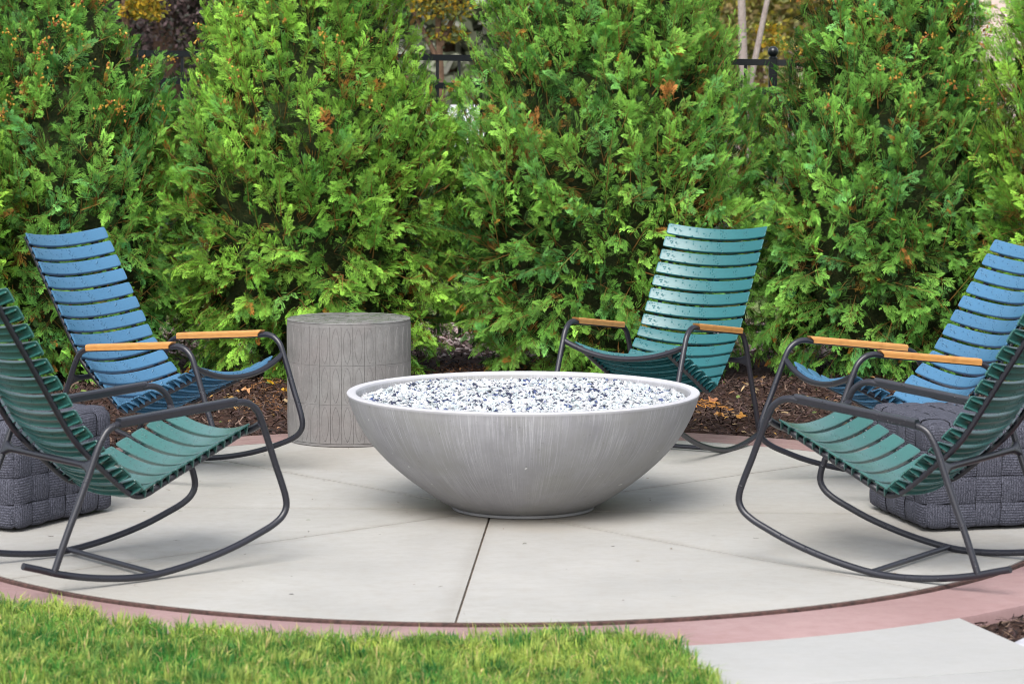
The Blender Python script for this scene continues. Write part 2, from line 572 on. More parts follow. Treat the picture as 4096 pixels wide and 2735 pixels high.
# walkway leading off to the lower right
A0 = (1.449, 8.885)
rt = np.array(A0); dr = np.array([.135, -.46]); dr /= np.linalg.norm(dr)
def on_arc(x): return (x, PC[1] - math.sqrt((PO + .012) ** 2 - (x - PC[0]) ** 2))
walk = struct(bpy.data.objects.new('walkway', None)); link(walk)
lft = np.array(on_arc(.44)); dl = np.array([.19, -.98]); dl /= np.linalg.norm(dl)
rt = np.array(on_arc(1.452))
j_l = lambda y: lft + dl * ((y - lft[1]) / dl[1])
j_r = lambda y: rt + dr * ((y - rt[1]) / dr[1])
ja, jb = j_l(7.86), j_r(8.19)
p1 = [tuple(ja), tuple(jb)] + [on_arc(x) for x in np.linspace(1.452, .44, 14)]
mesh_obj('slab', slab_mesh('slab', p1, -.012, .09, .004, .0006), MAT['walk'], walk)
gapv = np.array([0, -.006])
ka, kb = j_l(6.62), j_r(6.95)
mesh_obj('slab', slab_mesh('slab', [tuple(ka), tuple(kb), tuple(jb + gapv), tuple(ja + gapv)], -.012, .09, .004, .0006), MAT['walk'], walk)
la, lb = j_l(5.3), j_r(5.6)
mesh_obj('slab', slab_mesh('slab', [tuple(la), tuple(lb), tuple(kb + gapv), tuple(ka + gapv)], -.012, .09, .004, .0006), MAT['walk'], walk)

# mulch bed: a gently bumpy sheet all round the paving
def grid_sheet(name, x0, x1, y0, y1, nx, ny, zf, mat):
    xs, ys = np.meshgrid(np.linspace(x0, x1, nx), np.linspace(y0, y1, ny))
    V = np.stack([xs.ravel(), ys.ravel(), zf(xs.ravel(), ys.ravel())], 1)
    i = np.arange(nx * ny).reshape(ny, nx)
    F = np.stack([i[:-1, :-1].ravel(), i[:-1, 1:].ravel(), i[1:, 1:].ravel(), i[1:, :-1].ravel()], 1)
    return mesh_obj(name, big_mesh(name, V, F, smooth=True), mat)
def mulch_z(x, y):
    r = np.hypot(x - PC[0], y - PC[1])
    far = np.clip((r - PO) / 1.2, 0, 1)
    z = -.035 + .035 * far + .012 * np.sin(3.1 * x + 1.3 * y) + .010 * np.sin(5.3 * y - 2.2 * x)
    inside = r < PO - .02
    onwalk = (y < 8.95) & (x < 1.40) & (x > .3)
    z = np.where(y < 9.4, -.055 + .006 * np.sin(9 * x + 7 * y), z)
    return np.where(inside | onwalk, -.13, z)
struct(grid_sheet('mulch_bed', -6, 6, 6.0, 17.4, 150, 150, mulch_z, MAT['mulch_soil']))

def strips(n, xf, yf, keep, zf, lmin, lmax, wmin, wmax, cols, flat=.35):
    """shredded bark: bent ridged strips"""
    x = xf(n); y = yf(n)
    k = keep(x, y); x, y = x[k], y[k]; n = len(x)
    L = rng.uniform(lmin, lmax, n) * rng.uniform(.5, 1, n); W = rng.uniform(wmin, wmax, n)
    a = rng.uniform(0, 2 * PI, n); el = rng.normal(0, flat, n)
    d = np.stack([np.cos(a) * np.cos(el), np.sin(a) * np.cos(el), np.sin(el)], 1)
    s = np.stack([-np.sin(a), np.cos(a), rng.normal(0, .5, n)], 1); s /= np.linalg.norm(s, axis=1)[:, None]
    u = np.cross(d, s)
    c = np.stack([x, y, zf(x, y) + rng.uniform(.002, .016, n) + np.abs(np.sin(el)) * L * .35], 1)
    bend = rng.normal(0, .12, n)[:, None] * L[:, None] * s
    T = W * .35
    v = [c - d * (L / 2)[:, None] - s * (W / 2)[:, None], c - d * (L / 2)[:, None] + s * (W / 2)[:, None],
         c + bend - s * (W / 2)[:, None] + u * 0, c + bend + s * (W / 2)[:, None],
         c + d * (L / 2)[:, None] - s * (W * .3)[:, None], c + d * (L / 2)[:, None] + s * (W * .3)[:, None],
         c + bend + u * T[:, None]]
    V = np.stack(v, 1).reshape(-1, 3)
    b = np.arange(n)[:, None] * 7
    tri = np.array([[0, 1, 6], [0, 6, 2], [1, 3, 6], [2, 6, 4], [3, 5, 6], [4, 6, 5]])
    F = (b[:, :, None] + tri[None]).reshape(-1, 3)
    cols = np.array(cols)
    cc = cols[rng.integers(0, len(cols), n)] * rng.uniform(.25, 1.0, (n, 1))
    return V, F, np.repeat(cc, 7, axis=0)
def join(parts):
    V, F, C = [], [], []; o = 0
    for v, f, c in parts:
        V.append(v); F.append(f + o); C.append(c); o += len(v)
    return np.vstack(V), np.vstack(F), np.vstack(C)

BARK = [(.045, .025, .021), (.070, .040, .033), (.032, .019, .017), (.115, .070, .055), (.19, .125, .095), (.055, .029, .027), (.085, .048, .045)]
def out_ring(x, y): return np.hypot(x - PC[0], y - PC[1]) > PO + .02
parts = [strips(30000, lambda n: rng.uniform(-3.0, 3.0, n), lambda n: rng.uniform(12.2, 15.6, n), lambda x, y: out_ring(x, y), mulch_z, .02, .085, .003, .011, BARK),
         strips(5000, lambda n: rng.uniform(-3.2, 3.2, n), lambda n: rng.uniform(15.4, 16.6, n), lambda x, y: out_ring(x, y), mulch_z, .02, .08, .004, .012, BARK),
         strips(3000, lambda n: rng.uniform(2.0, 3.2, n), lambda n: rng.uniform(9.4, 12.4, n), lambda x, y: out_ring(x, y), mulch_z, .02, .08, .004, .011, BARK),
         strips(2600, lambda n: rng.uniform(-3.2, -2.0, n), lambda n: rng.uniform(9.6, 12.4, n), lambda x, y: out_ring(x, y), mulch_z, .02, .08, .004, .011, BARK),
         strips(5200, lambda n: rng.uniform(1.40, 2.5, n), lambda n: rng.uniform(7.6, 9.4, n),
                lambda x, y: out_ring(x, y) & (x > rt[0] + dr[0] * (y - rt[1]) / dr[1] + .03), mulch_z, .02, .06, .003, .010, BARK + [(.2, .13, .09)])]
# dry orange needles and small green weeds lying in the bark
parts.append(strips(3800, lambda n: rng.uniform(-1.4, .6, n), lambda n: rng.uniform(13.9, 16.2, n), lambda x, y: out_ring(x, y), lambda x, y: mulch_z(x, y) + .01, .015, .05, .003, .008,
                    [(.20, .085, .03), (.27, .13, .05), (.15, .06, .022)]))
parts.append(strips(420, lambda n: rng.uniform(-2.4, 2.6, n), lambda n: rng.uniform(13.3, 15.6, n), lambda x, y: out_ring(x, y), lambda x, y: mulch_z(x, y) + .012, .02, .05, .010, .022,
                    [(.36, .20, .08), (.48, .27, .07), (.28, .15, .08), (.42, .30, .16), (.14, .19, .05)]))
V, F, C = join(parts)
tag(mesh_obj('bark_mulch', big_mesh('bark_mulch', V, F, C), MAT['chips']), 'dark brown shredded bark mulch behind the pink border', 'mulch', kind='stuff')

# pale pink gravel along the fence, glimpsed under the trees
def pebbles(n, xf, yf, zf, smin, smax, cols, flat=.6):
    x, y = xf(n), yf(n)
    base = np.array([[1, 0, 0], [-1, 0, 0], [0, 1, 0], [0, -1, 0], [0, 0, 1], [0, 0, -1]], float)
    tri = np.array([[0, 2, 4], [2, 1, 4], [1, 3, 4], [3, 0, 4], [2, 0, 5], [1, 2, 5], [3, 1, 5], [0, 3, 5]])
    s = rng.uniform(smin, smax, n)
    P = base[None] * s[:, None, None] * rng.uniform(.55, 1.25, (n, 6, 1))
    P += rng.normal(0, .18, (n, 6, 3)) * s[:, None, None]
    P[:, :, 2] *= flat
    q = rng.uniform(0, 2 * PI, n); t = rng.normal(0, .5, n)
    cx, sx = np.cos(t)[:, None], np.sin(t)[:, None]
    yy = P[:, :, 1] * cx - P[:, :, 2] * sx; zz = P[:, :, 1] * sx + P[:, :, 2] * cx
    cz, sz = np.cos(q)[:, None], np.sin(q)[:, None]
    V = np.stack([P[:, :, 0] * cz - yy * sz + x[:, None], P[:, :, 0] * sz + yy * cz + y[:, None], zz + zf(x, y)[:, None]], 2).reshape(-1, 3)
    F = (np.arange(n)[:, None, None] * 6 + tri[None]).reshape(-1, 3)
    cols = np.array(cols)
    C = np.repeat(cols[rng.integers(0, len(cols), n)] * rng.uniform(.75, 1.2, (n, 1)), 6, axis=0)
    return V, F, C
V, F, C = pebbles(4500, lambda n: rng.uniform(-2.8, 3, n), lambda n: rng.uniform(16.5, 18.6, n), lambda x, y: np.full(len(x), .01) + rng.uniform(0, .015, len(x)), .012, .028,
                  [(.42, .30, .28), (.50, .38, .36), (.34, .24, .22), (.55, .46, .44), (.28, .2, .18)])
tag(mesh_obj('gravel', big_mesh('gravel', V, F, C), MAT['chips']), 'pinkish landscape gravel along the foot of the fence', 'gravel', kind='stuff')
struct(sheet('gravel_strip', [(-7, 17.35), (7, 17.35), (7, 19.2), (-7, 19.2)], -.005, MAT['mulch_soil']))

# ------------------------------------------------------------------ front lawn
EDGE = [(-3.2, 9.9), (-2.6, 9.45), (-2.0, 9.12), (-1.68, 9.01), (-1.459, 8.95), (-1.272, 8.757), (-1.029, 8.584), (-.835, 8.551), (-.693, 8.50), (-.37, 8.46), (-.236, 8.50), (.172, 8.53), (.40, 8.54), (.46, 8.45), (.509, 8.27), (.572, 7.98), (.614, 7.713), (.68, 7.4), (.80, 6.8), (.95, 6.0)]
ex = np.array([p[0] for p in EDGE]); ey = np.array([p[1] for p in EDGE])
def in_lawn(x, y):
    top = np.interp(x, ex[:13], ey[:13])
    right = np.interp(-y, -ey[12:], ex[12:])
    jit = .035 * np.sin(23 * x + 5) * np.sin(11 * x) + .025 * np.sin(41 * x + 1.3 * np.sin(13 * x)) + .02 * np.sin(7 * x + 1)
    return ((y < 8.46) | (x < .42)) & (y < top + jit) & (x < np.where(y < 8.54, right + .02 * np.sin(31 * y), 9))
poly = [(x, y - .02) for x, y in EDGE] + [(-3.2, 6.0)]
struct(sheet('turf_soil', poly, -.006, MAT['turf_soil']))
def grass(n, xr, yr, hmin, hmax, wmin, wmax):
    x = rng.uniform(*xr, n); y = rng.uniform(*yr, n)
    k = in_lawn(x, y); x, y = x[k], y[k]
    # thin patches and tufts
    tuft = .5 + .5 * np.sin(6.1 * x + 2 * np.sin(4.3 * y)) * np.sin(7.7 * y + 1.7 * np.sin(5 * x))
    fine = .5 + .5 * np.sin(31 * x + 3 * np.sin(23 * y)) * np.sin(37 * y + 2 * np.sin(29 * x))
    k = rng.uniform(0, 1, len(x)) < .55 + .25 * tuft + .25 * fine
    x, y, tuft, fine = x[k], y[k], tuft[k], fine[k]
    n = len(x)
    h = rng.uniform(hmin, hmax, n) * (.65 + .35 * tuft + .25 * fine)
    W = rng.uniform(wmin, wmax, n)
    a = rng.uniform(0, 2 * PI, n)
    lean = np.abs(rng.normal(.0, .75, n)) + .12
    ld = np.stack([np.cos(a), np.sin(a), np.zeros(n)], 1)
    b = a + rng.uniform(-1.2, 1.2, n) + PI / 2
    sd_ = np.stack([np.cos(b), np.sin(b), np.zeros(n)], 1)
    up = np.array([0, 0, 1.0])
    p0 = np.stack([x, y, np.full(n, -.006)], 1)
    p1 = p0 + up * (h * .55)[:, None] + ld * (h * lean * .30)[:, None]
    p2 = p0 + up * (h * np.clip(1.02 - .38 * lean, .25, 1))[:, None] + ld * (h * lean * .95)[:, None]
    V = np.stack([p0 - sd_ * (W / 2)[:, None], p0 + sd_ * (W / 2)[:, None], p1 - sd_ * (W * .45)[:, None], p1 + sd_ * (W * .45)[:, None], p2], 1).reshape(-1, 3)
    F = (np.arange(n)[:, None, None] * 5 + np.array([[0, 1, 3], [0, 3, 2], [2, 3, 4]])[None]).reshape(-1, 3)
    yel = .5 + .5 * np.sin(2.7 * x + 1.1 + 1.5 * np.sin(3.1 * y)) * np.sin(4.0 * y + .4)
    patch = np.sin(9 * x + 2.1 * np.sin(7 * y)) * np.sin(11 * y + 1.3 * np.sin(8 * x))
    t = np.clip(rng.normal(.30, .24, n) + .60 * (yel - .5) + .32 * patch, 0, 1)[:, None]
    c = (1 - t) * np.array([.052, .235, .038]) + t * np.array([.46, .56, .105])
    dry = rng.uniform(0, 1, n) < .085
    c[dry] = np.array([.56, .46, .20])
    c *= rng.uniform(.7, 1.25, (n, 1))
    return V, F, np.repeat(c, 5, axis=0)
def tufts(n, k):
    cx_ = rng.uniform(-2.3, .9, n); cy_ = rng.uniform(7.1, 9.15, n)
    m_ = in_lawn(cx_, cy_ + .02); cx_, cy_ = cx_[m_], cy_[m_]; n = len(cx_)
    rad = rng.uniform(.012, .04, n)
    ci = np.repeat(np.arange(n), k)
    a = rng.uniform(0, 2 * PI, n * k); q = np.sqrt(rng.uniform(0, 1, n * k)) * rad[ci]
    x = cx_[ci] + q * np.cos(a); y = cy_[ci] + q * np.sin(a)
    h = rng.uniform(.04, .085, n)[ci] * rng.uniform(.6, 1.1, n * k); W = rng.uniform(.0022, .0052, n * k)
    bias = rng.normal(0, .45, (n, 2))[ci]
    ld = np.stack([np.cos(a) * .6 + bias[:, 0], np.sin(a) * .6 + bias[:, 1], np.zeros(n * k)], 1)
    sd_ = np.stack([-np.sin(a + .6), np.cos(a + .6), np.zeros(n * k)], 1)
    lean = rng.uniform(.1, 1.0, n * k)
    p0 = np.stack([x, y, np.full(n * k, -.006)], 1); up = np.array([0, 0, 1.0])
    p1 = p0 + up * (h * .6)[:, None] + ld * (h * lean * .3)[:, None]
    p2 = p0 + up * (h * np.clip(1.05 - .45 * lean, .3, 1))[:, None] + ld * (h * lean)[:, None]
    V = np.stack([p0 - sd_ * (W / 2)[:, None], p0 + sd_ * (W / 2)[:, None], p1 - sd_ * (W * .48)[:, None], p1 + sd_ * (W * .48)[:, None], p2], 1).reshape(-1, 3)
    F = (np.arange(n * k)[:, None, None] * 5 + np.array([[0, 1, 3], [0, 3, 2], [2, 3, 4]])[None]).reshape(-1, 3)
    t = np.clip(rng.uniform(-.1, .9, n)[ci] + rng.normal(0, .12, n * k), 0, 1)[:, None]
    c = ((1 - t) * np.array([.032, .15, .034]) + t * np.array([.44, .52, .12])) * rng.uniform(.75, 1.2, (n * k, 1))
    thatch = rng.uniform(0, 1, n * k) < .04
    c[thatch] = np.array([.52, .42, .18])
    return V, F, np.repeat(c, 5, axis=0)
V, F, C = join([tufts(2300, 26), grass(92000, (-2.3, .85), (7.1, 9.25), .026, .070, .0020, .0046), grass(22000, (-3.2, 1.0), (6.0, 9.9), .03, .065, .003, .005)])
tag(mesh_obj('grass', big_mesh('grass', V, F, C), MAT['grass']), 'short bright green lawn in front of the round patio', 'grass', kind='stuff')

# a few needles and twig bits blown on to the concrete
V, F, C = strips(95, lambda n: rng.uniform(-2.2, 2.2, n), lambda n: rng.uniform(8.9, 13.1, n), lambda x, y: np.hypot(x - PC[0], y - PC[1]) < 2.15, lambda x, y: np.full(len(x), -.001), .008, .034, .0015, .004,
                 [(.12, .07, .04), (.20, .14, .07), (.06, .04, .03), (.10, .13, .04)], .02)
tag(mesh_obj('needle_litter', big_mesh('needle_litter', V, F, C), MAT['chips']), 'scattered dry needles and twig bits on the concrete patio', 'litter', kind='stuff')

# flat grey stepping stone at the lower right edge
import bmesh
def stone_mesh():
    P = np.array([(0, 0), (.18, -.035), (.36, -.02), (.44, .06), (.40, .17), (.24, .235), (.10, .21), (.02, .10)])
    return slab_mesh('stepping_stone', P, .0, .06, .014, .008)
o = mesh_obj('stepping_stone', stone_mesh(), MAT['stone'])
o.location = (1.545, 8.47, -.022); o.rotation_euler = (0, 0, R_(4))
tag(o, 'pale grey flat stone in the bark at the walkway edge', 'stone')

# ------------------------------------------------------------------ fire bowl
prof = [(.0, .018), (.262, .018), (.296, .019), (.306, .024), (.346, .046), (.418, .096), (.483, .146), (.555, .211), (.616, .282), (.660, .354), (.690, .424), (.699, .455), (.7035, .4685), (.700, .4725), (.672, .4725), (.668, .470), (.664, .455), (.655, .41), (.63, .38), (.0, .38)]
dense = [prof[0], prof[1], prof[2]]
cur = catmull(np.array(prof[2:13]), 4)
dense = [tuple(p) for p in prof[:2]] + [tuple(p) for p in cur] + [tuple(p) for p in prof[13:]]
BOWL = (.045, 11.04)
bowl = thing('fire_bowl', 'wide round grey concrete fire bowl filled with glass chips in the patio centre', 'fire bowl', (*BOWL, 0))
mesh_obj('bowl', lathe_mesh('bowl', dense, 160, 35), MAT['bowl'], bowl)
mesh_obj('foot_ring', lathe_mesh('foot_ring', [(.0, .001), (.281, .001), (.285, .004), (.285, .0135), (.281, .0155), (.0, .0155)], 96, 40), MAT['bowl'], bowl)

def glass_chips(n):
    r = .640 * np.sqrt(rng.uniform(0, 1, n)); a = rng.uniform(0, 2 * PI, n)
    x, y = r * np.cos(a), r * np.sin(a)
    z = .446 + .007 * np.sin(7 * x + 2) * np.sin(9 * y) + .006 * (1 - (r / .65) ** 2) + rng.uniform(-.004, .004, n)
    V, F, C = pebbles(n, lambda k: x, lambda k: y, lambda p, q: z, .0055, .0150, [(.5, .5, .5)], .55)
    u = rng.uniform(0, 1, n)
    # blue-black glass lies in drifts
    drift = .5 + .5 * np.sin(9 * x + 3 * np.sin(11 * y)) * np.sin(13 * y + 2 * np.sin(7 * x))
    dark = u < .10 + .26 * drift ** 1.5
    cols = np.where(u[:, None] > .62, np.array([.49, .49, .505]), np.array([.45, .485, .50]))
    cols = np.where((u > .93)[:, None], np.array([.40, .47, .495]), cols)
    cols = np.where(dark[:, None], np.array([.022, .026, .055]), cols)
    cols = cols * rng.uniform(.8, 1.15, (n, 1))
    cols = np.where((dark & (rng.uniform(0, 1, n) < .3))[:, None], np.array([.05, .07, .17]), cols)
    return V, F, np.repeat(np.clip(cols, 0, .92), 6, axis=0)
V, F, C = glass_chips(11500)
# bed of packed glass under the loose chips
nb_ = 64
bed = np.array([[0, 0, .450]] + [[.655 * math.cos(2 * PI * i / nb_), .655 * math.sin(2 * PI * i / nb_), .440] for i in range(nb_)])
Fb = np.array([[0, 1 + i, 1 + (i + 1) % nb_] for i in range(nb_)])
V, F, C = join([(V, F, C), (bed, Fb, np.tile(np.array([[.70, .75, .77]]), (len(bed), 1)))])
o = mesh_obj('fire_glass', big_mesh('fire_glass', V, F, C), MAT['glass'])
o.location = (*BOWL, 0)
tag(o, 'white, ice blue and navy glass chips filling the fire bowl', 'fire glass', kind='stuff')

# ------------------------------------------------------------------ drum side table
ST = (-.768, 13.06); SR = .291; SH = .572
stool = thing('drum_table', 'round grey cast stone drum table with leaf shaped oval relief', 'side table', (*ST, 0))
mesh_obj('drum_body', lathe_mesh('drum_body', [(0, .002), (SR - .004, .002), (SR - .002, .004), (SR - .002, .0135), (SR - .0045, .015), (SR - .0045, SH - .0155), (SR - .002, SH - .013), (SR - .002, SH - .0005)], 96, 30), MAT['stool'], stool)
mesh_obj('table_top', lathe_mesh('table_top', [(SR - .0035, SH - .001), (SR - .001, SH - .001), (SR, SH + .0005), (SR - .002, SH + .003), (SR - .004, SH + .0036), (0, SH + .0036)], 96, 30), MAT['stool_top'], stool)
NC = 34
def tile_mesh():
    hw = PI / NC - .0024          # half angle
    h = .1815; hh = h / 2 - .0004
    V = []; F = []
    def P(u, v, d):               # u in angle units of hw, v in units of hh, d radial
        a = u * hw; r = SR + d - .0003
        V.append((r * math.sin(a), -r * math.cos(a), v * hh))
    n = 16
    rect = []
    for k in range(n):
        t = 2 * PI * k / n
        c, s = math.cos(t), math.sin(t)
        m_ = max(abs(c), abs(s)); rect.append((c / m_, s / m_))
    def oval(k, su, sv):
        t = 2 * PI * k / n
        v = math.sin(t); u = math.copysign((1 - v * v) ** .72, math.cos(t)) if abs(math.cos(t)) > 1e-6 else 0
        return (u * su, v * sv)
    rings = [[(x, y, -.0030) for x, y in rect], [(x, y, -.0008) for x, y in rect], [(x * .965, y * .99, .0) for x, y in rect],
             [(*oval(k, .74, .915), .0) for k in range(n)], [(*oval(k, .69, .895), -.0013) for k in range(n)],
             [(*oval(k, .63, .870), .0006) for k in range(n)], [(*oval(k, .40, .5), .0014) for k in range(n)]]
    for rg in rings:
        for p in rg: P(*p)
    P(0, 0, .0016)
    for i in range(len(rings) - 1):
        for k in range(n):
            j = (k + 1) % n
            F.append((i * n + k, i * n + j, (i + 1) * n + j, (i + 1) * n + k))
    b = (len(rings) - 1) * n
    for k in range(n): F.append((b + k, b + (k + 1) % n, len(V) - 1))
    return small_mesh('tile', V, F, smooth_angle=25)
tme = tile_mesh(); tme.materials.append(MAT['stool'])
for row in range(3):
    for c in range(NC):
        o = bpy.data.objects.new('tile', tme)
        o.location = (0, 0, .0155 + .1815 * (row + .5) - .0005)
        o.rotation_euler = (0, 0, 2 * PI * (c + .15) / NC)
        link(o, stool)

# ------------------------------------------------------------------ woven poufs
def rounded(p, half, r):
    q = np.clip(p, -(half - r), half - r)
    d = p - q
    L = np.linalg.norm(d)
    return q + (d / L * r if L > 1e-9 else 0), (d / L if L > 1e-9 else np.array([0, 0, 1.0]))
def make_pouf(loc, rz, label):
    t = thing('pouf', label, 'pouf', loc, (0, 0, rz), 'woven poufs beside the chairs')
    half = np.array([.306, .306, .206]); r = .034
    # inner cushion
    V, F = [], []
    N = 9
    for ax in range(3):
        for sg in (-1, 1):
            b = len(V)
            for i in range(N):
                for j in range(N):
                    p = np.zeros(3)
                    p[ax] = sg * half[ax]; p[(ax + 1) % 3] = (2 * i / (N - 1) - 1) * half[(ax + 1) % 3]; p[(ax + 2) % 3] = (2 * j / (N - 1) - 1) * half[(ax + 2) % 3]
                    q, n_ = rounded(p, half, r)
                    V.append(q * .985 + np.array([0, 0, half[2] + .002]))
            for i in range(N - 1):
                for j in range(N - 1):
                    f = (b + i * N + j, b + (i + 1) * N + j, b + (i + 1) * N + j + 1, b + i * N + j + 1)
                    F.append(f if sg > 0 else f[::-1])
    mesh_obj('cushion', small_mesh('cushion', V, F, smooth=True), MAT['pouf_in'], t)
    K = 6
    for ax in range(3):
        for sg in (-1, 1):
            if ax == 2 and sg < 0: continue
            u_ax, v_ax = (ax + 1) % 3, (ax + 2) % 3
            nu = 4 if u_ax == 2 else 6
            nv = 4 if v_ax == 2 else 6
            for ci in range(nu):
                for cj in range(nv):
                    along_u = (ci + cj) % 2 == 0
                    V, F, UV = [], [], []
                    jit = rng.normal(0, .0016)
                    sk = rng.normal(0, .03, 4)
                    for a in range(K):
                        for b in range(K):
                            s, q = a / (K - 1), b / (K - 1)
                            e = .008
                            fu = (ci + e + (1 - 2 * e) * s + sk[0] * (q - .5)) / nu
                            fv = (cj + e + (1 - 2 * e) * q + sk[1] * (s - .5)) / nv
                            p = np.zeros(3)
                            p[ax] = sg * half[ax]; p[u_ax] = (2 * fu - 1) * half[u_ax]; p[v_ax] = (2 * fv - 1) * half[v_ax]
                            P, n_ = rounded(p, half, r)
                            al, ac = (s, q) if along_u else (q, s)
                            hgt = .0050 * (1 - abs(2 * ac - 1) ** 8) + .0055 * (1 - abs(2 * al - 1) ** 3.4) - .004 + jit
                            # soft belly of the stuffed sides
                            cen = 1 - max(abs(2 * fu - 1), abs(2 * fv - 1)) ** 2
                            hgt += .007 * cen
                            P = P + n_ * hgt + np.array([0, 0, half[2] + .004])
                            P[2] = max(P[2], .003)
                            V.append(P); UV.append((al + ci * .37, ac))
                    for a in range(K - 1):
                        for b in range(K - 1):
                            f = (a * K + b, (a + 1) * K + b, (a + 1) * K + b + 1, a * K + b + 1)
                            F.append(f if sg > 0 else f[::-1])
                    me = small_mesh('strap', V, F, smooth=True)
                    uvl = me.uv_layers.new(name='UVMap')
                    for li, lp in enumerate(me.loops):
                        uvl.data[li].uv = UV[lp.vertex_index]
                    mesh_obj('strap', me, MAT['pouf'], t)
    return t
def corner_to_centre(cx, cy, ang, half=.305):
    c, s = math.cos(ang), math.sin(ang)
    return (cx + half * c - half * s, cy + half * s + half * c, 0)
pa = R_(13)
pouf_r = make_pouf(corner_to_centre(1.568, 10.455, pa), pa, 'dark grey woven pouf behind the right hand teal rocking chair')
pb = R_(61)
pouf_l = copy_tree(pouf_r)
pouf_l.location = corner_to_centre(-1.885, 10.44, pb); pouf_l.rotation_euler = (0, 0, pb)
pouf_l['label'] = 'dark grey woven pouf behind the left hand teal rocking chair'

# ------------------------------------------------------------------ rocking chairs
KS = 1.0087
def sc(a, z): return (a * KS, z * KS - .0156)
FR = [(-.619, .103), (-.554, .0855), (-.5, .0695), (-.41, .050), (-.32, .037), (-.21, .0285), (-.12, .0305), (-.01, .046), (.11, .072), (.222, .105), (.31, .139), (.373, .167), (.411, .194), (.428, .224), (.427, .256), (.408, .312), (.38, .38), (.354, .448), (.323, .526), (.300, .574), (.266, .601), (.23, .609), (.192, .604), (.05, .589), (-.10, .573), (-.235, .558), (-.274, .552), (-.302, .537), (-.322, .511), (-.340, .475), (-.365, .411), (-.412, .295), (-.456, .190), (-.501, .0725)]
HW = .30 * KS
SW = .2546 * KS      # half slat length
TW = .212 * KS       # seat tube offset
TR = .0122
SAG = .046
TUBE = [(.318, .502), (.25, .466), (.155, .419), (.05, .369), (-.01, .339), (-.058, .315), (-.092, .2985), (-.122, .292), (-.152, .2995), (-.185, .3205), (-.235, .362), (-.29, .411), (-.345, .461), (-.386, .507), (-.420, .556), (-.452, .607), (-.487, .664), (-.530, .733), (-.575, .805), (-.620, .876), (-.662, .943), (-.690, .988), (-.698, 1.000)]

def slat_mesh(mat):
    wd = .0568
    sec = [(-.5 * wd, -.0165), (-.5 * wd, -.003), (-.45 * wd, -.0004), (-.2 * wd, .0006), (.2 * wd, .0006), (.45 * wd, -.0004), (.5 * wd, -.003), (.5 * wd, -.0165), (.46 * wd, -.0165), (.445 * wd, -.0045), (.03 * wd, -.0045), (.026 * wd, -.015), (-.026 * wd, -.015), (-.03 * wd, -.0045), (-.445 * wd, -.0045), (-.46 * wd, -.0165)]
    L = np.concatenate([[-SW, -SW + .003, -SW + .010], np.linspace(-SW + .03, SW - .03, 13), [SW - .010, SW - .003, SW]])
    V, F = [], []
    n = len(sec)
    for l in L:
        e = SW - abs(l)
        k = 1.0 if e > .0099 else (.955 if e > .002 else .86)
        dz = 0 if e > .002 else -.0015
        sag = -SAG * (1 - (l / SW) ** 2)
        fk = min(1.0, max(.12, (e - .014) / .035))
        for u, h in sec: V.append((u * k, l, (h if h > -.0046 else -.0045 + (h + .0045) * fk) + sag + dz))
    for i in range(len(L) - 1):
        for j in range(n):
            k = (j + 1) % n
            F.append((i * n + j, i * n + k, (i + 1) * n + k, (i + 1) * n + j))
    m0 = (len(L) - 1) * n
    F.append(tuple(range(n - 1, -1, -1)))
    F.append(tuple(m0 + j for j in range(n)))
    # clip ribs that hook over the tubes, two at each end, and a slim centre web
    def prism(poly, u0, th):
        b = len(V); m_ = len(poly)
        for l, h in poly: V.append((u0 - th / 2, l, h))
        for l, h in poly: V.append((u0 + th / 2, l, h))
        F.append(tuple(b + k for k in range(m_))); F.append(tuple(b + m_ + k for k in range(m_ - 1, -1, -1)))
        for k in range(m_):
            j = (k + 1) % m_
            F.append((b + k, b + m_ + k, b + m_ + j, b + j))
    for sg in (-1, 1):
        for u0 in (-.0165, .0165):
            f = lambda l: -SAG * (1 - (l / SW) ** 2) - .0045
            poly = [(sg * (SW - .004), f(SW - .004)), (sg * (SW - .0065), f(SW) - .012), (sg * (TW + .013), -.043), (sg * (TW - .012), -.043), (sg * (TW - .030), f(TW - .03) - .004), (sg * (TW - .03), f(TW - .03))]
            prism(poly if sg > 0 else poly[::-1], u0, .0030)
    me = small_mesh('slat', V, F, smooth_angle=32)
    me.materials.append(mat)
    return me

# slat stations: (upper/front edge) -> (lower/rear edge) in the chair's side profile
back_pts = [(-.660 + .0372 * k, 1.026 - .0592 * k) for k in range(8)] + [(-.3645, .5565), (-.318, .505), (-.268, .4565), (-.217, .4085), (-.166, .3625), (-.118, .317)]
stations = []
for a, b in zip(back_pts[:-1], back_pts[1:]):
    A = np.array(a); d = np.array(b) - A; d /= np.linalg.norm(d)
    stations.append((A + d * .0295, d, False))
for j in range(7):
    A = np.array((.300 - .0637 * j, .5295 - .0303 * j)); d = np.array((-.903, -.4295)); d /= np.linalg.norm(d)
    stations.append((A + d * .0295, d, True))

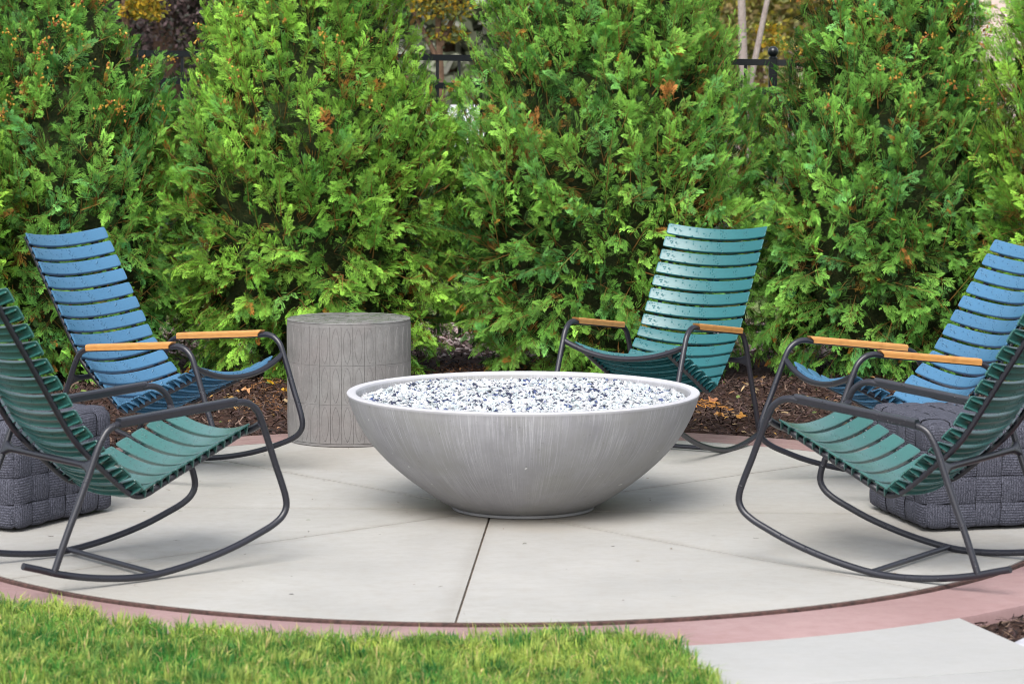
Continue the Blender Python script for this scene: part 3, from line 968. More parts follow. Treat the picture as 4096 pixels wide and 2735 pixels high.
arm_dir = np.array([-.447, -.048]); arm_dir /= np.linalg.norm(arm_dir)
def pad_mesh():
    """arm pad: capped channel that sits over the arm tube, front tip swept forward"""
    secn = [(-.0165, -.006), (-.0168, .004), (-.0185, .009), (-.0185, .0155), (-.0165, .0195), (-.010, .0212), (.010, .0212), (.0165, .0195), (.0185, .0155), (.0185, .009), (.0168, .004), (.0165, -.006)]
    n = len(secn)
    a0 = np.array(sc(.190, .6038)); a1 = np.array(sc(-.262, .5553))
    d = a1 - a0; Ln = np.linalg.norm(d); d /= Ln
    nn = np.array([d[1], -d[0]]);  nn = nn if nn[1] > 0 else -nn
    V, F = [], []
    st = [(-.000, 1), (.012, 0), (.10, 0), (.22, 0), (.34, 0), (Ln - .006, 0), (Ln, 2)]
    for s, kind in st:
        for y, h in secn:
            ss = s
            if kind == 1: ss = s - max(0, (h - .004)) * 1.25
            if kind == 2: ss = s - max(0, h - .012) * .5
            p = a0 + d * ss + nn * h
            V.append((p[0], y, p[1]))
    for i in range(len(st) - 1):
        for j in range(n):
            k = (j + 1) % n
            F.append((i * n + j, i * n + k, (i + 1) * n + k, (i + 1) * n + j))
    F.append(tuple(range(n - 1, -1, -1)))
    F.append(tuple((len(st) - 1) * n + j for j in range(n)))
    return small_mesh('arm_pad', V, F, smooth_angle=38)

fr = np.array([sc(a, z) for a, z in FR])
def side3(P2): return np.stack([P2[:, 0], np.zeros(len(P2)), P2[:, 1]], 1)
dense_fr = catmull(fr, 5)
# break the one bent tube into its named members
iK = 5 * 13; iA = 5 * 20; iB = 5 * 26
seg = {'rocker': dense_fr[:iK + 1], 'front_leg': dense_fr[iK:iA + 1], 'armrest': dense_fr[iA:iB + 1], 'rear_leg': dense_fr[iB:]}
chair_meshes = {}
for nm, P in seg.items():
    chair_meshes[nm] = tube_mesh(nm, side3(P), TR, 14, (nm == 'rocker', False))
    chair_meshes[nm].materials.append(MAT['metal'])
# flattened foot cap at the rear tip of each rocker is rounded off
tt = np.array([sc(a, z) for a, z in TUBE])
chair_meshes['seat_tube'] = tube_mesh('seat_tube', side3(catmull(tt, 4)), .0112, 12)
chair_meshes['seat_tube'].materials.append(MAT['metal'])
Fz = sc(.315, .530)
ys = np.linspace(-HW, HW, 25)
chair_meshes['front_rail'] = tube_mesh('front_rail', np.stack([Fz[0] + .012 * (1 - (ys / HW) ** 2), ys, Fz[1] - .068 * (1 - np.abs(ys / HW) ** 2.1)], 1), np.where(np.abs(ys) > HW * .93, TR * 1.05, TR), 14)
chair_meshes['front_rail'].materials.append(MAT['metal'])
Rz = sc(-.362, .418)
ys = np.concatenate([[-HW, -HW + .012, -HW + .028, -HW + .055], np.linspace(-HW + .09, HW - .09, 9), [HW - .055, HW - .028, HW - .012, HW]])
rr = np.array([.026, .0215, .0155, .0125] + [TR] * 9 + [.0125, .0155, .0215, .026])
chair_meshes['rear_rail'] = tube_mesh('rear_rail', np.stack([np.full(len(ys), Rz[0]), ys, np.full(len(ys), Rz[1]) - .0 * ys], 1), rr, 14)
for v in chair_meshes['rear_rail'].vertices:      # the flare is a flat gusset in the plane of the legs
    if abs(v.co.y) > HW - .05:
        dx, dz = v.co.x - Rz[0], v.co.z - Rz[1]
        d = np.array([-.38, -.92]); d = d / np.linalg.norm(d)
        al = dx * d[0] + dz * d[1]; ac = -dx * d[1] + dz * d[0]
        ac = max(-.0105, min(.0105, ac)); al *= 1.25
        v.co.x = Rz[0] + al * d[0] - ac * d[1]; v.co.z = Rz[1] + al * d[1] + ac * d[0]
chair_meshes['rear_rail'].materials.append(MAT['metal'])
Sz = sc(-.104, .033)
chair_meshes['stretcher'] = tube_mesh('stretcher', np.array([(Sz[0], y, Sz[1] + .002) for y in np.linspace(-HW, HW, 6)]), .0100, 12)
chair_meshes['stretcher'].materials.append(MAT['metal'])
pad_grey = pad_mesh(); pad_grey.materials.append(MAT['metal'])
pad_bam = pad_mesh(); pad_bam.materials.append(MAT['bamboo'])
slat_me = {k: slat_mesh(MAT[k]) for k in ('blue', 'teal', 'green')}

def make_chair(pose, col, pad, label):
    x, y, th, rock = pose
    t = thing('rocking_chair', label, 'rocking chair', (x * KS, y * KS, 0), (0, 0, 0), 'rocking chairs around the fire bowl')
    t.rotation_mode = 'XYZ'
    mt = Matrix.Rotation(th, 4, 'Z') @ Matrix.Rotation(rock, 4, 'Y')
    t.rotation_euler = mt.to_euler()
    for s in (-1, 1):
        for nm in seg:
            o = bpy.data.objects.new(nm, chair_meshes[nm]); o.location = (0, s * HW, 0); link(o, t)
        o = bpy.data.objects.new('arm_pad', pad); o.location = (0, s * HW, 0); link(o, t)
        o = bpy.data.objects.new('seat_tube', chair_meshes['seat_tube']); o.location = (0, s * TW, 0); link(o, t)
    for nm in ('front_rail', 'rear_rail', 'stretcher'):
        link(bpy.data.objects.new(nm, chair_meshes[nm]), t)
    for c, d, seat in stations:
        cx, cz = sc(*c)
        # local x of the slat runs down the profile, z is the sitting side
        dx = Vector((d[0], 0, d[1])).normalized()
        nz = Vector((-d[1], 0, d[0]))
        nz = nz if (nz.x > 0 if not seat else nz.z > 0) else -nz
        ly = nz.cross(dx)
        o = bpy.data.objects.new('slat', slat_me[col])
        o.matrix_local = Matrix(((dx.x, ly.x, nz.x, cx), (dx.y, ly.y, nz.y, 0), (dx.z, ly.z, nz.z, cz), (0, 0, 0, 1)))
        link(o, t)
    return t
POSES = {'A': (-1.326, 9.713, .678, .031), 'B': (-1.431, 11.889, -.572, .029), 'C': (.642, 12.533, -2.075, -.019), 'D': (1.549, 11.475, 3.520, -.008), 'E': (1.326, 9.774, 2.534, -.010)}
make_chair(POSES['A'], 'green', pad_grey, 'green rocking chair with dark grey arm pads in front of the left pouf')
make_chair(POSES['B'], 'blue', pad_bam, 'blue rocking chair with bamboo arm pads beside the drum table')
make_chair(POSES['C'], 'teal', pad_bam, 'teal rocking chair with bamboo arm pads standing behind the fire bowl')
make_chair(POSES['D'], 'blue', pad_bam, 'blue rocking chair with bamboo arm pads behind the right pouf')
make_chair(POSES['E'], 'green', pad_grey, 'green rocking chair with dark grey arm pads in front of the right pouf')

# ------------------------------------------------------------------ arborvitae
def spray_proto(k, fine):
    r = np.random.default_rng(100 + k)
    V, F, T = [], [], []          # T: 0 at the woody base .. 1 at the tips
    def add(vs, fs, ts):
        b = len(V); V.extend(vs); T.extend(ts); F.extend([tuple(b + i for i in f) for f in fs])
    def P(x, y): return (x, y, -.26 * x * x - .30 * y * y)
    add([P(0, -.013), P(0, .013), P(.62, .008), P(.62, -.008)], [(0, 1, 2), (0, 2, 3)], [0, 0, .5, .5])
    npair = 5
    ts = np.linspace(.08, .86, npair)
    segs = [(.60, 0., 0., .42)]
    for i, t in enumerate(ts):
        for s in (-1, 1):
            tt_ = t + s * .035 + r.normal(0, .014)
            L = (.50 * (1 - tt_) ** .8 + .12) * r.uniform(.72, 1.15)
            an = s * (math.radians(50) - .24 * tt_ + r.normal(0, .10))
            segs.append((tt_, 0., an, L))
    for x0, y0, an, L in segs:
        c, s = math.cos(an), math.sin(an)
        wv = (.026 + .008 * r.uniform()) if fine else .032
        def Q(u, v):
            cur = .22 * u * u * (-1 if an > 0 else 1) * (1 if abs(an) > .01 else 0)
            return P(x0 + c * u * L - s * (v + cur * L), y0 + s * u * L + c * (v + cur * L))
        if fine:
            add([Q(0, 0), Q(.62, wv), Q(1, .004), Q(.62, -wv)], [(0, 3, 2), (0, 2, 1)], [.2, .6, 1, .6])
        else:
            add([Q(0, 0), Q(.6, wv), Q(1, 0), Q(.6, -wv)], [(0, 3, 2), (0, 2, 1)], [.25, .6, 1, .6])
        us = (.34,) if fine and L > .27 else ()
        for u0 in us:
            for sg in (-1, 1):
                if r.uniform() < .06: continue
                ll = (L * .46 * (1.15 - u0) + .040) * r.uniform(.75, 1.2)
                e = np.array([u0 * L + ll * .80, sg * ll * .66]); pp = np.array([-.62, .78 * sg]) * .021
                a_, b_ = e + pp, e - pp
                add([Q(u0, 0), Q(a_[0] / L, a_[1]), Q(b_[0] / L, b_[1])], [(0, 1, 2) if sg < 0 else (0, 2, 1)], [.4, 1, 1])
    return np.array(V), np.array(F), np.array(T)
PROTO = [spray_proto(k, True) for k in range(5)] + [spray_proto(k, False) for k in range(5, 8)]

def norm(a): return a / np.maximum(1e-9, np.linalg.norm(a, axis=-1, keepdims=True))

def place_sprays(base, X, N, size, col, tipcol, wood, deep):
    n = len(base)
    N = norm(N - X * np.sum(N * X, 1, keepdims=True)); Y = np.cross(N, X)
    pick = np.where(deep, rng.integers(5, 8, n), rng.integers(0, 5, n))
    out = []
    for k, (V, F, T) in enumerate(PROTO):
        i = np.where(pick == k)[0]
        if not len(i): continue
        v = V[None] * size[i, None, None] * np.stack([np.ones(len(i)), rng.uniform(.75, 1.1, len(i)), rng.uniform(-.4, 2.0, len(i))], 1)[:, None, :]
        W = base[i, None, :] + v[..., 0:1] * X[i, None, :] + v[..., 1:2] * Y[i, None, :] + v[..., 2:3] * N[i, None, :]
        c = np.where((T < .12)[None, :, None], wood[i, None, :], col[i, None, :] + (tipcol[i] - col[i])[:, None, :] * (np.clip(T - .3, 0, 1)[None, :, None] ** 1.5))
        f = (np.arange(len(i))[:, None, None] * len(V) + F[None]).reshape(-1, 3)
        out.append((W.reshape(-1, 3), f, c.reshape(-1, 3)))
    return join(out)

def make_arbor(loc, prof, hue, label, dens=1.0, cones=0.0, face=(-1.62, 1.62), seed=0, zmax=None, bright=1.0, droop0=.55):
    """prof: [(z, radius)] ; hue in 0..1 from blue green to yellow green"""
    global rng
    rng = np.random.default_rng(900 + seed)
    x0, y0 = loc
    t = thing('arborvitae_tree', label, 'tree', (x0, y0, 0), (0, 0, 0), 'arborvitae trees screening the fence')
    pz = np.array([p[0] for p in prof]); pr = np.array([p[1] for p in prof])
    H = pz[-1]
    # trunk
    tp = np.array([(0.02 * math.sin(3 * z), .02 * math.cos(2 * z), z) for z in np.linspace(-.12, H * .93, 12)])
    mesh_obj('trunk', tube_mesh('trunk', tp, np.linspace(.055, .008, 12), 10), MAT['bark'], t)
    # dense dead twigs close to the trunk
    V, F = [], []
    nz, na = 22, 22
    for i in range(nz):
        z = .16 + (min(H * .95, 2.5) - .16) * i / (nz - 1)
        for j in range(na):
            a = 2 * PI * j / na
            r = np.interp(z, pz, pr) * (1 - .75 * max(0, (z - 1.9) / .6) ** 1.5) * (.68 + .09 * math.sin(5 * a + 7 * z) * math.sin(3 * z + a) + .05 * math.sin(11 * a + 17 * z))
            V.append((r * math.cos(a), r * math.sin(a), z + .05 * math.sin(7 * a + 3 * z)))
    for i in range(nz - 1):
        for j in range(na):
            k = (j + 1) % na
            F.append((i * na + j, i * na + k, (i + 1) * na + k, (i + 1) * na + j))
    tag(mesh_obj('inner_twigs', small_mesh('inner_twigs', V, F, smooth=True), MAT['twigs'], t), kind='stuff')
    # plumes: leafy shoots on the crown surface
    zs = np.linspace(.04, H, 400)
    wz = np.interp(zs, pz, pr) + .05
    wz = wz * np.where(zs < 2.25, 1.0, .30)
    cdf = np.cumsum(wz); cdf /= cdf[-1]
    area = float(np.mean(wz)) * (H - .04) * (face[1] - face[0])
    nP = int(area * 188 * dens)
    z = np.interp(rng.uniform(0, 1, nP), cdf, zs)
    a = rng.uniform(face[0], face[1], nP) - PI / 2
    nB = int(nP * .10)      # thin cover on the far side
    z = np.concatenate([z, np.interp(rng.uniform(0, 1, nB), cdf, zs)])
    a = np.concatenate([a, rng.uniform(face[1], 2 * PI + face[0], nB) - PI / 2])
    nP = len(z)
    R = np.interp(z, pz, pr)
    lump = .085 * np.sin(4.1 * a + 2.3 * z + seed) * np.sin(3.7 * z - 1.9 * a + 2 * seed) + .05 * np.sin(9 * a + seed) * np.sin(8 * z + 3 * a)
    depth = rng.uniform(0, 1, nP) ** 1.6
    rad = R * (1 + .75 * lump - .34 * depth) - .03
    out = np.stack([np.cos(a), np.sin(a), np.zeros(nP)], 1)
    tang = np.stack([-np.sin(a), np.cos(a), np.zeros(nP)], 1)
    upk = np.clip((z - .25) / 1.1, 0, 1)
    upc = -droop0 + (.95 + droop0) * upk + rng.normal(0, .28, nP)
    ax = norm(out * (.95 - .35 * upk)[:, None] + np.array([0, 0, 1.0]) * upc[:, None] + tang * rng.normal(0, .38, (nP, 1)))
    lead = rng.uniform(0, 1, nP) < .13          # upright leading shoots
    ax = np.where(lead[:, None], norm(ax * .7 + np.array([0, 0, .95]) + out * .25), ax)
    rad = rad + .05 * lead
    Lp = rng.uniform(.10, .26, nP) * np.where(lead, 1.35, 1) * np.where(z > H - .5, .8, 1)
    base = out * rad[:, None] + np.array([0, 0, 1.0]) * z[:, None] - ax * (Lp * .55)[:, None]
    pn = norm(out * .9 + np.array([0, 0, .35]) + rng.normal(0, .42, (nP, 3)))        # plate normal of the plume
    pn = norm(pn - ax * np.sum(pn * ax, 1, keepdims=True))
    sv = np.cross(pn, ax)
    # palette
    c_lo = np.array([.036, .138, .034]) * (1 - hue) + np.array([.066, .190, .022]) * hue
    c_hi = np.array([.170, .395, .085]) * (1 - hue) + np.array([.285, .510, .070]) * hue
    lo_n = .5 + .5 * np.sin(2.2 * a + 1.7 * z + 3 * seed) * np.sin(2.9 * z - a)
    pt = np.clip(.36 + .34 * (lo_n - .5) + rng.normal(0, .22, nP) + .12 * (1 - depth), 0, 1)
    pcol = (c_lo + (c_hi - c_lo) * pt[:, None]) * bright
    pcol *= rng.uniform(.68, 1.18, (nP, 1)) * np.where(lead, 1.22, 1.0)[:, None]
    blue = rng.uniform(0, 1, nP) < .16 * (1 - hue * .6)
    pcol[blue] = pcol[blue] * np.array([.85, 1.0, 1.6])
    old = (rng.uniform(0, 1, nP) < .10) & (depth > .5)
    pcol[old] = np.array([.17, .10, .02]) * rng.uniform(.6, 1.3, (old.sum(), 1))
    dead = rng.uniform(0, 1, nP) < .004
    pcol[dead] = np.array([.42, .19, .065])
    B, X, N, SZ, CC, TC, WD, DP = [], [], [], [], [], [], [], []
    nS = 11
    for k in range(nS):
        f = (k + .5) / nS
        side = 1 if k % 2 else -1
        keep = rng.uniform(0, 1, nP) < (.95 if k >= 3 else .7) * np.where(z > 2.3, .6, 1)
        ang = side * (R_(52) * (1 - .70 * f) + rng.normal(0, .30, nP))
        if k == nS - 1: ang = rng.normal(0, .15, nP)
        ang = np.where(lead, ang * .62, ang)
        d = norm(ax * np.cos(ang)[:, None] + sv * np.sin(ang)[:, None] + pn * rng.normal(.0, .22, (nP, 1)) - np.array([0, 0, .14]))
        b = base + ax * (Lp * (f * .95))[:, None]
        sz = rng.uniform(.050, .092, nP) * (1.15 - .40 * f) * np.where(lead, .78, 1) * np.where(z > 2.3, 1.5, 1)
        n_ = norm(pn * .8 + rng.normal(0, .40, (nP, 3)) + out * .35 + np.array([0, 0, .45]))
        B.append(b[keep]); X.append(d[keep]); N.append(n_[keep]); SZ.append(sz[keep])
        cc = pcol * rng.uniform(.62, 1.38, (nP, 1))
        brown = rng.uniform(0, 1, nP) < .012 + .03 * (depth > .5)
        cc = np.where(brown[:, None], np.array([[.30, .135, .03]]) * rng.uniform(.6, 1.4, (nP, 1)), cc)
        CC.append(cc[keep])
        DP.append(((depth > .42) | (np.abs(np.mod(a + PI / 2 + PI, 2 * PI) - PI) > 1.45) | (z > 2.25))[keep])
        tc = cc * np.array([1.95, 1.70, 1.15])  # pale new growth, brightened further to paint lit highlights into the tips
        TC.append(tc[keep])
        WD.append(np.tile(np.array([[.24, .105, .03]]), (keep.sum(), 1)) * rng.uniform(.6, 1.3, (keep.sum(), 1)))
    # older foliage behind the plumes, its colour darkened further to paint in crown shade
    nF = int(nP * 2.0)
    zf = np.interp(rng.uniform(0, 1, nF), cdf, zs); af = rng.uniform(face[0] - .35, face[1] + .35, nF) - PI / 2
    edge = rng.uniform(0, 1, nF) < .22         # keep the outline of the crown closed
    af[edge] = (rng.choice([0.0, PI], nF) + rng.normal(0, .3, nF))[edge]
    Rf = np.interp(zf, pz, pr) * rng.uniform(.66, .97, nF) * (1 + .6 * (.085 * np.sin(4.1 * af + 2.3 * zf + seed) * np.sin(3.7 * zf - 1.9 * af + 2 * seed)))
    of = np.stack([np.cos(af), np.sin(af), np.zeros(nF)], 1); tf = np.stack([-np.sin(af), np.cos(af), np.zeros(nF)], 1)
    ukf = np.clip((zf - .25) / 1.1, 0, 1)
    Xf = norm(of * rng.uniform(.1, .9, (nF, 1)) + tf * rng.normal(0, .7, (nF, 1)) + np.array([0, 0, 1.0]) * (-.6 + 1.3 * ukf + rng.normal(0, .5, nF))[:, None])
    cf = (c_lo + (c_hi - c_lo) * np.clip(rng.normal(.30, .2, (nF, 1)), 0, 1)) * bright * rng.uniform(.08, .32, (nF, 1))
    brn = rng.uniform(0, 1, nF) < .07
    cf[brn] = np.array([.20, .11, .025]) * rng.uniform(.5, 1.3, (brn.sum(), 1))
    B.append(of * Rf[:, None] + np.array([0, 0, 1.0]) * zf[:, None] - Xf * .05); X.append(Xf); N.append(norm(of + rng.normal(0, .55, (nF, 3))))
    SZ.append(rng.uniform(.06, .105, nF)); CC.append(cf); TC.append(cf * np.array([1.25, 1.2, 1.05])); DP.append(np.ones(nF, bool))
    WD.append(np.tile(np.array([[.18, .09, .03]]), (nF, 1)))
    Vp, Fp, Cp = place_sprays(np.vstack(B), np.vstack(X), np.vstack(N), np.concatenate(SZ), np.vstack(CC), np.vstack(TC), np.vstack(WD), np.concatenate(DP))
    # shoots stems: orange brown, greenish at the tip
    tip = base + ax * (Lp * .88)[:, None]
    b0 = base - ax * .05
    q1 = pn; q2 = sv
    r0 = rng.uniform(.0022, .0042, nP)[:, None]
    ring0 = [b0 + r0 * (q1 * math.cos(u) + q2 * math.sin(u)) for u in (0, 2.094, 4.189)]
    ring1 = [tip + .0012 * (q1 * math.cos(u) + q2 * math.sin(u)) for u in (0, 2.094, 4.189)]
    Vs = np.stack(ring0 + ring1, 1).reshape(-1, 3)
    Fs = (np.arange(nP)[:, None, None] * 6 + np.array([[0, 1, 4], [0, 4, 3], [1, 2, 5], [1, 5, 4], [2, 0, 3], [2, 3, 5]])[None]).reshape(-1, 3)
    cs0 = np.array([.26, .115, .035]) * rng.uniform(.6, 1.2, (nP, 1)); cs1 = np.array([.25, .24, .06]) * np.ones((nP, 1))
    Cs = np.stack([cs0] * 3 + [cs1] * 3, 1).reshape(-1, 3)
    V, F, C = join([(Vp, Fp, Cp), (Vs, Fs, Cs)])
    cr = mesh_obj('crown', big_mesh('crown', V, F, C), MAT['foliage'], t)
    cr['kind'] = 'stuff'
    # long leader shoots standing proud of the surface
    # seed cones in clusters near the top
    if cones > 0:
        nc = int(70 * cones)
        i = rng.choice(np.where((z > 1.45) & (z < 2.4) & (np.abs(a + PI / 2) < 1.5))[0], nc)
        pts = []
        for k in i:
            m_ = rng.integers(4, 12)
            c0 = base[k] + ax[k] * Lp[k] * rng.uniform(.6, 1.1) + pn[k] * .02
            pts.append(c0 + rng.normal(0, .018, (m_, 3)))
        pts = np.vstack(pts)
        Vc, Fc, Cc = pebbles(len(pts), lambda n: pts[:, 0], lambda n: pts[:, 1], lambda p, q: pts[:, 2], .006, .0105, [(.55, .33, .05), (.48, .22, .05), (.34, .13, .05), (.62, .42, .08)], 1.2)
        tag(mesh_obj('seed_cones', big_mesh('seed_cones', Vc, Fc, Cc), MAT['leaf'], t), kind='stuff')
    return t, len(F)

def wx(Dx, d): return (Dx - 1174) * 1.565e-4 * d
def P_(rs, top): return [(0.0, rs[0])] + list(zip((.25, .6, 1.0, 1.4, 1.75, 2.1, 2.5), rs[1:])) + [(top, .04)]
ntri = 0
for args in [
    dict(loc=(wx(-318, 15.2), 15.2), prof=P_((.70, .82, .86, .86, .84, .74, .60, .42), 3.1), hue=.95, bright=1.25, label='light green arborvitae cut off by the left edge of the picture', dens=.9, face=(-.6, 2.0), seed=1),
    dict(loc=(wx(118, 15.9), 15.9), prof=P_((.68, .86, .90, .88, .82, .63, .38, .26), 2.85), hue=.30, bright=1.12, label='dark green arborvitae with yellow cones rising behind the left blue chair', cones=1.0, seed=2),
    dict(loc=(wx(715, 15.85), 15.85), prof=P_((.60, .80, .88, .90, .87, .66, .58, .48), 3.3), hue=.70, bright=1.2, label='bright green arborvitae standing behind the grey drum table', cones=.45, seed=3),
    dict(loc=(wx(1382, 15.9), 15.9), prof=P_((.66, .86, .94, .97, .96, .76, .68, .56), 3.3), hue=.42, bright=1.14, label='broad deep green arborvitae behind the fire bowl', seed=4),
    dict(loc=(wx(2035, 15.9), 15.9), prof=P_((.62, .82, .88, .87, .76, .61, .53, .42), 3.1), hue=.26, bright=1.14, label='blue green arborvitae with cones between the teal chair and right blue chair', cones=.9, seed=5),
    dict(loc=(wx(2592, 15.2), 15.2), prof=P_((.66, .80, .84, .85, .85, .82, .72, .55), 3.2), hue=.85, bright=1.25, label='light green arborvitae cut off by the right edge of the picture', dens=.9, face=(-2.0, .5), seed=6)]:
    _, k = make_arbor(**args)
    ntri += k
S['crown_triangles'] = ntri
print('crown triangles', ntri)
rng = np.random.default_rng(77)

# ------------------------------------------------------------------ fence behind the trees
fence = thing('metal_fence', 'black metal picket fence with ball capped posts behind the arborvitaes', 'fence', (0, 0, 0))
def fpt(x): # fence line
    return 17.28 - .17 * x
def ftop(x): return 1.803 - .0147 * x
x_posts = [1.585 + 2.44 * k for k in range(-3, 3)]
def rail(name, dz, hh=.038):
    for a, b in zip(x_posts[:-1], x_posts[1:]):
        V = []
        for x in (a + .026, b - .026):
            y = fpt(x); zt = ftop(x) - dz
            for dy, z in ((-.016, zt - hh), (-.016, zt), (.016, zt), (.016, zt - hh)): V.append((x, y + dy, z))
        F = [(0, 1, 2, 3), (7, 6, 5, 4), (0, 4, 5, 1), (1, 5, 6, 2), (2, 6, 7, 3), (3, 7, 4, 0)]
        mesh_obj('rail', small_mesh('rail', V, F), MAT['black'], fence)
rail('rail', 0); rail('rail', .172); rail('rail', 1.62)
pk = box_mesh('picket', .019, .019, 1.74, .0); pk.materials.append(MAT['black'])
x = -5.6
k0 = (1053 - 1174) * 1.565e-4 * 17.3
n0 = math.ceil((x_posts[0] + .06 - k0) / .1345)
while True:
    xx = k0 + n0 * .1345; n0 += 1
    if xx > x_posts[-1] - .05: break
    if min(abs(xx - p) for p in x_posts) < .055: continue
    o = bpy.data.objects.new('picket', pk); o.location = (xx, fpt(xx), ftop(xx) - 1.745); link(o, fence)
po = box_mesh('post', .05, .05, 1.99, 0, .004); po.materials.append(MAT['black'])
ball = lathe_mesh('ball_cap', [(0.0, 0), (.027, .0), (.027, .006), (.018, .012)] + [(.033 * math.sin(q), .042 - .033 * math.cos(q)) for q in np.linspace(.6, PI - .001, 10)], 20, 50)
ball.materials.append(MAT['black'])
for p in x_posts:
    o = bpy.data.objects.new('post', po); o.location = (p, fpt(p), ftop(p) - 1.99 + .005); link(o, fence)
    c = bpy.data.objects.new('ball_cap', ball); c.location = (0, 0, 1.99); link(c, o)

# ------------------------------------------------------------------ fallen leaves on the bark
def leaf_mesh(name, size, col, lobes=5):
    V = [(0, 0, .012 * size / .06)]; n = lobes * 4
    for i in range(n):
        a = 2 * PI * i / n
        r = size * (.5 + .35 * abs(math.cos(lobes * a / 2)) ** 1.5 + (.12 if i % 4 == 0 else 0)) * random.uniform(.85, 1.1)
        V.append((r * math.cos(a), r * math.sin(a), .010 * math.sin(3 * a + size * 50) + random.uniform(0, .006)))
    F = [(0, 1 + i, 1 + (i + 1) % n) for i in range(n)]
    return big_mesh(name, np.array(V), np.array(F), np.tile(np.array([col]), (len(V), 1)))
leaves = [((1.036, 13.80), .034, (.55, .28, .09), 'small tan maple leaf lying nearest the fire bowl'),
          ((1.140, 13.76), .040, (.62, .30, .07), 'orange maple leaf lying on bark right of the fire bowl'),
          ((1.045, 14.45), .036, (.45, .2, .1), 'brownish leaf on the bark beneath the teal rocking chair'),
          ((wx(620, 15.0), 15.02), .034, (.68, .40, .03), 'yellow leaf on the bark left of the drum table'),
          ((wx(559, 14.7), 14.75), .030, (.55, .28, .12), 'pale orange leaf beneath the left blue chair'),
          ((wx(651, 14.85), 14.8), .022, (.62, .36, .04), 'tiny yellow leaf touching the drum table side')]
for (lx, ly), s, c, lab in leaves:
    o = mesh_obj('fallen_leaf', leaf_mesh('fallen_leaf', s, c), MAT['leaf'])
    o.location = (lx, ly, float(mulch_z(np.array([lx]), np.array([ly]))[0]) + .026)
    o.rotation_euler = (random.uniform(-.5, .1), random.uniform(-.3, .3), random.uniform(0, 6))
    tag(o, lab, 'leaf', 'autumn leaves on the bark')
V, F, T = PROTO[1]
c = np.array([.46, .20, .04]) * np.ones((len(V), 1))
fr_me = big_mesh('fallen_frond', V * np.array([.22, .10, .10]), F, c)
o = mesh_obj('fallen_frond', fr_me, MAT['leaf'])
o.location = (.92, 14.30, float(mulch_z(np.array([.95]), np.array([14.3]))[0]) + .045)
o.rotation_euler = (R_(35), R_(6), R_(-12))
tag(o, 'orange dried arborvitae frond on the bark right of the bowl', 'frond')

# ------------------------------------------------------------------ beyond the fence (far out of focus)
def leafy(n, centre, rad, size, cols, flat=1.0):
    d = norm(rng.normal(0, 1, (n, 3))) * (rng.uniform(.15, 1, (n, 1)) ** .5)
    p = np.array(centre) + d * np.array(rad)
    p += .35 * np.array(rad) * np.sin(5 * d[:, [1, 2, 0]] + 2) * .4
    a = norm(rng.normal(0, 1, (n, 3))); b = norm(np.cross(a, rng.normal(0, 1, (n, 3))))
    s = rng.uniform(.6, 1.3, (n, 1)) * size
    V = np.stack([p - a * s, p + b * s * .6, p + a * s, p - b * s * .6], 1).reshape(-1, 3)
    F = (np.arange(n)[:, None, None] * 4 + np.array([[0, 1, 2], [0, 2, 3]])[None]).reshape(-1, 3)
    cols = np.array(cols)
    C = np.repeat(cols[rng.integers(0, len(cols), n)] * rng.uniform(.6, 1.3, (n, 1)), 4, axis=0)
    return V, F, C
YEL = [(.44, .28, .015), (.38, .23, .02), (.33, .28, .04), (.22, .22, .04)]
TAN = [(.22, .17, .07), (.30, .22, .09), (.18, .19, .06), (.26, .25, .09)]
DARK = [(.055, .040, .038), (.085, .055, .052), (.045, .048, .036), (.10, .066, .068)]
OLV = [(.10, .13, .045), (.15, .17, .06), (.20, .19, .07), (.09, .11, .05)]
def bg_tree(name, x, y, h, blobs, cols, label, cat='tree', trunk=.08, bark='bark', n=900, size=.09, limbs=None, z0=-.2):
    t = thing(name, label, cat, (x, y, 0), (0, 0, 0), None)
    if trunk:
        P = np.array([(0.03 * math.sin(2 * z), 0, z) for z in np.linspace(z0, h, 8)])
        mesh_obj('trunk', tube_mesh('trunk', P, np.linspace(trunk, trunk * .45, 8), 10), MAT[bark], t)
    for (a, b) in (limbs or []):
        mesh_obj('limb', tube_mesh('limb', np.linspace(a, b, 4), np.linspace(trunk * .62, trunk * .4, 4), 8), MAT[bark], t)
    V, F, C = join([leafy(max(60, int(n * w_)), c, r, size, cols) for c, r, w_ in blobs])
    tag(mesh_obj('crown', big_mesh('crown', V, F, C), MAT['leaf'], t), kind='stuff')
    return t
def bx(Dx, d): return wx(Dx, d)
# dark purple-brown shrub mass in the left gap
bg_tree('dark_tree', bx(385, 36), 36, 5, [((0, 0, 1.5), (1.6, 1.2, 1.9), 1), ((-.6, .3, 3.8), (1.8, 1.4, 1.9), 1), ((.9, .3, 3.3), (1.4, 1.2, 1.6), .8)], DARK, 'dark brown leaved tree beyond the fence in the left gap', n=14000, size=.036, trunk=.2)
bg_tree('dark_tree', bx(60, 40), 40, 5, [((0, 0, 2.2), (2.4, 1.5, 2.6), 1), ((.8, 0, 4.6), (2.0, 1.4, 2), 1)], DARK, 'dark brown leaved tree far behind the leftmost arborvitae', n=6000, size=.09, trunk=.2)
bg_tree('yellow_maple', bx(300, 24), 24, 3.4, [((.12, 0, 2.22), (.22, .2, .13), .2), ((-.3, 0, 2.9), (.8, .6, .6), .6), ((-.9, .2, 3.4), (.9, .8, .7), .6)], YEL, 'young maple with golden yellow leaves above the left gap', n=2600, size=.026, trunk=.05)
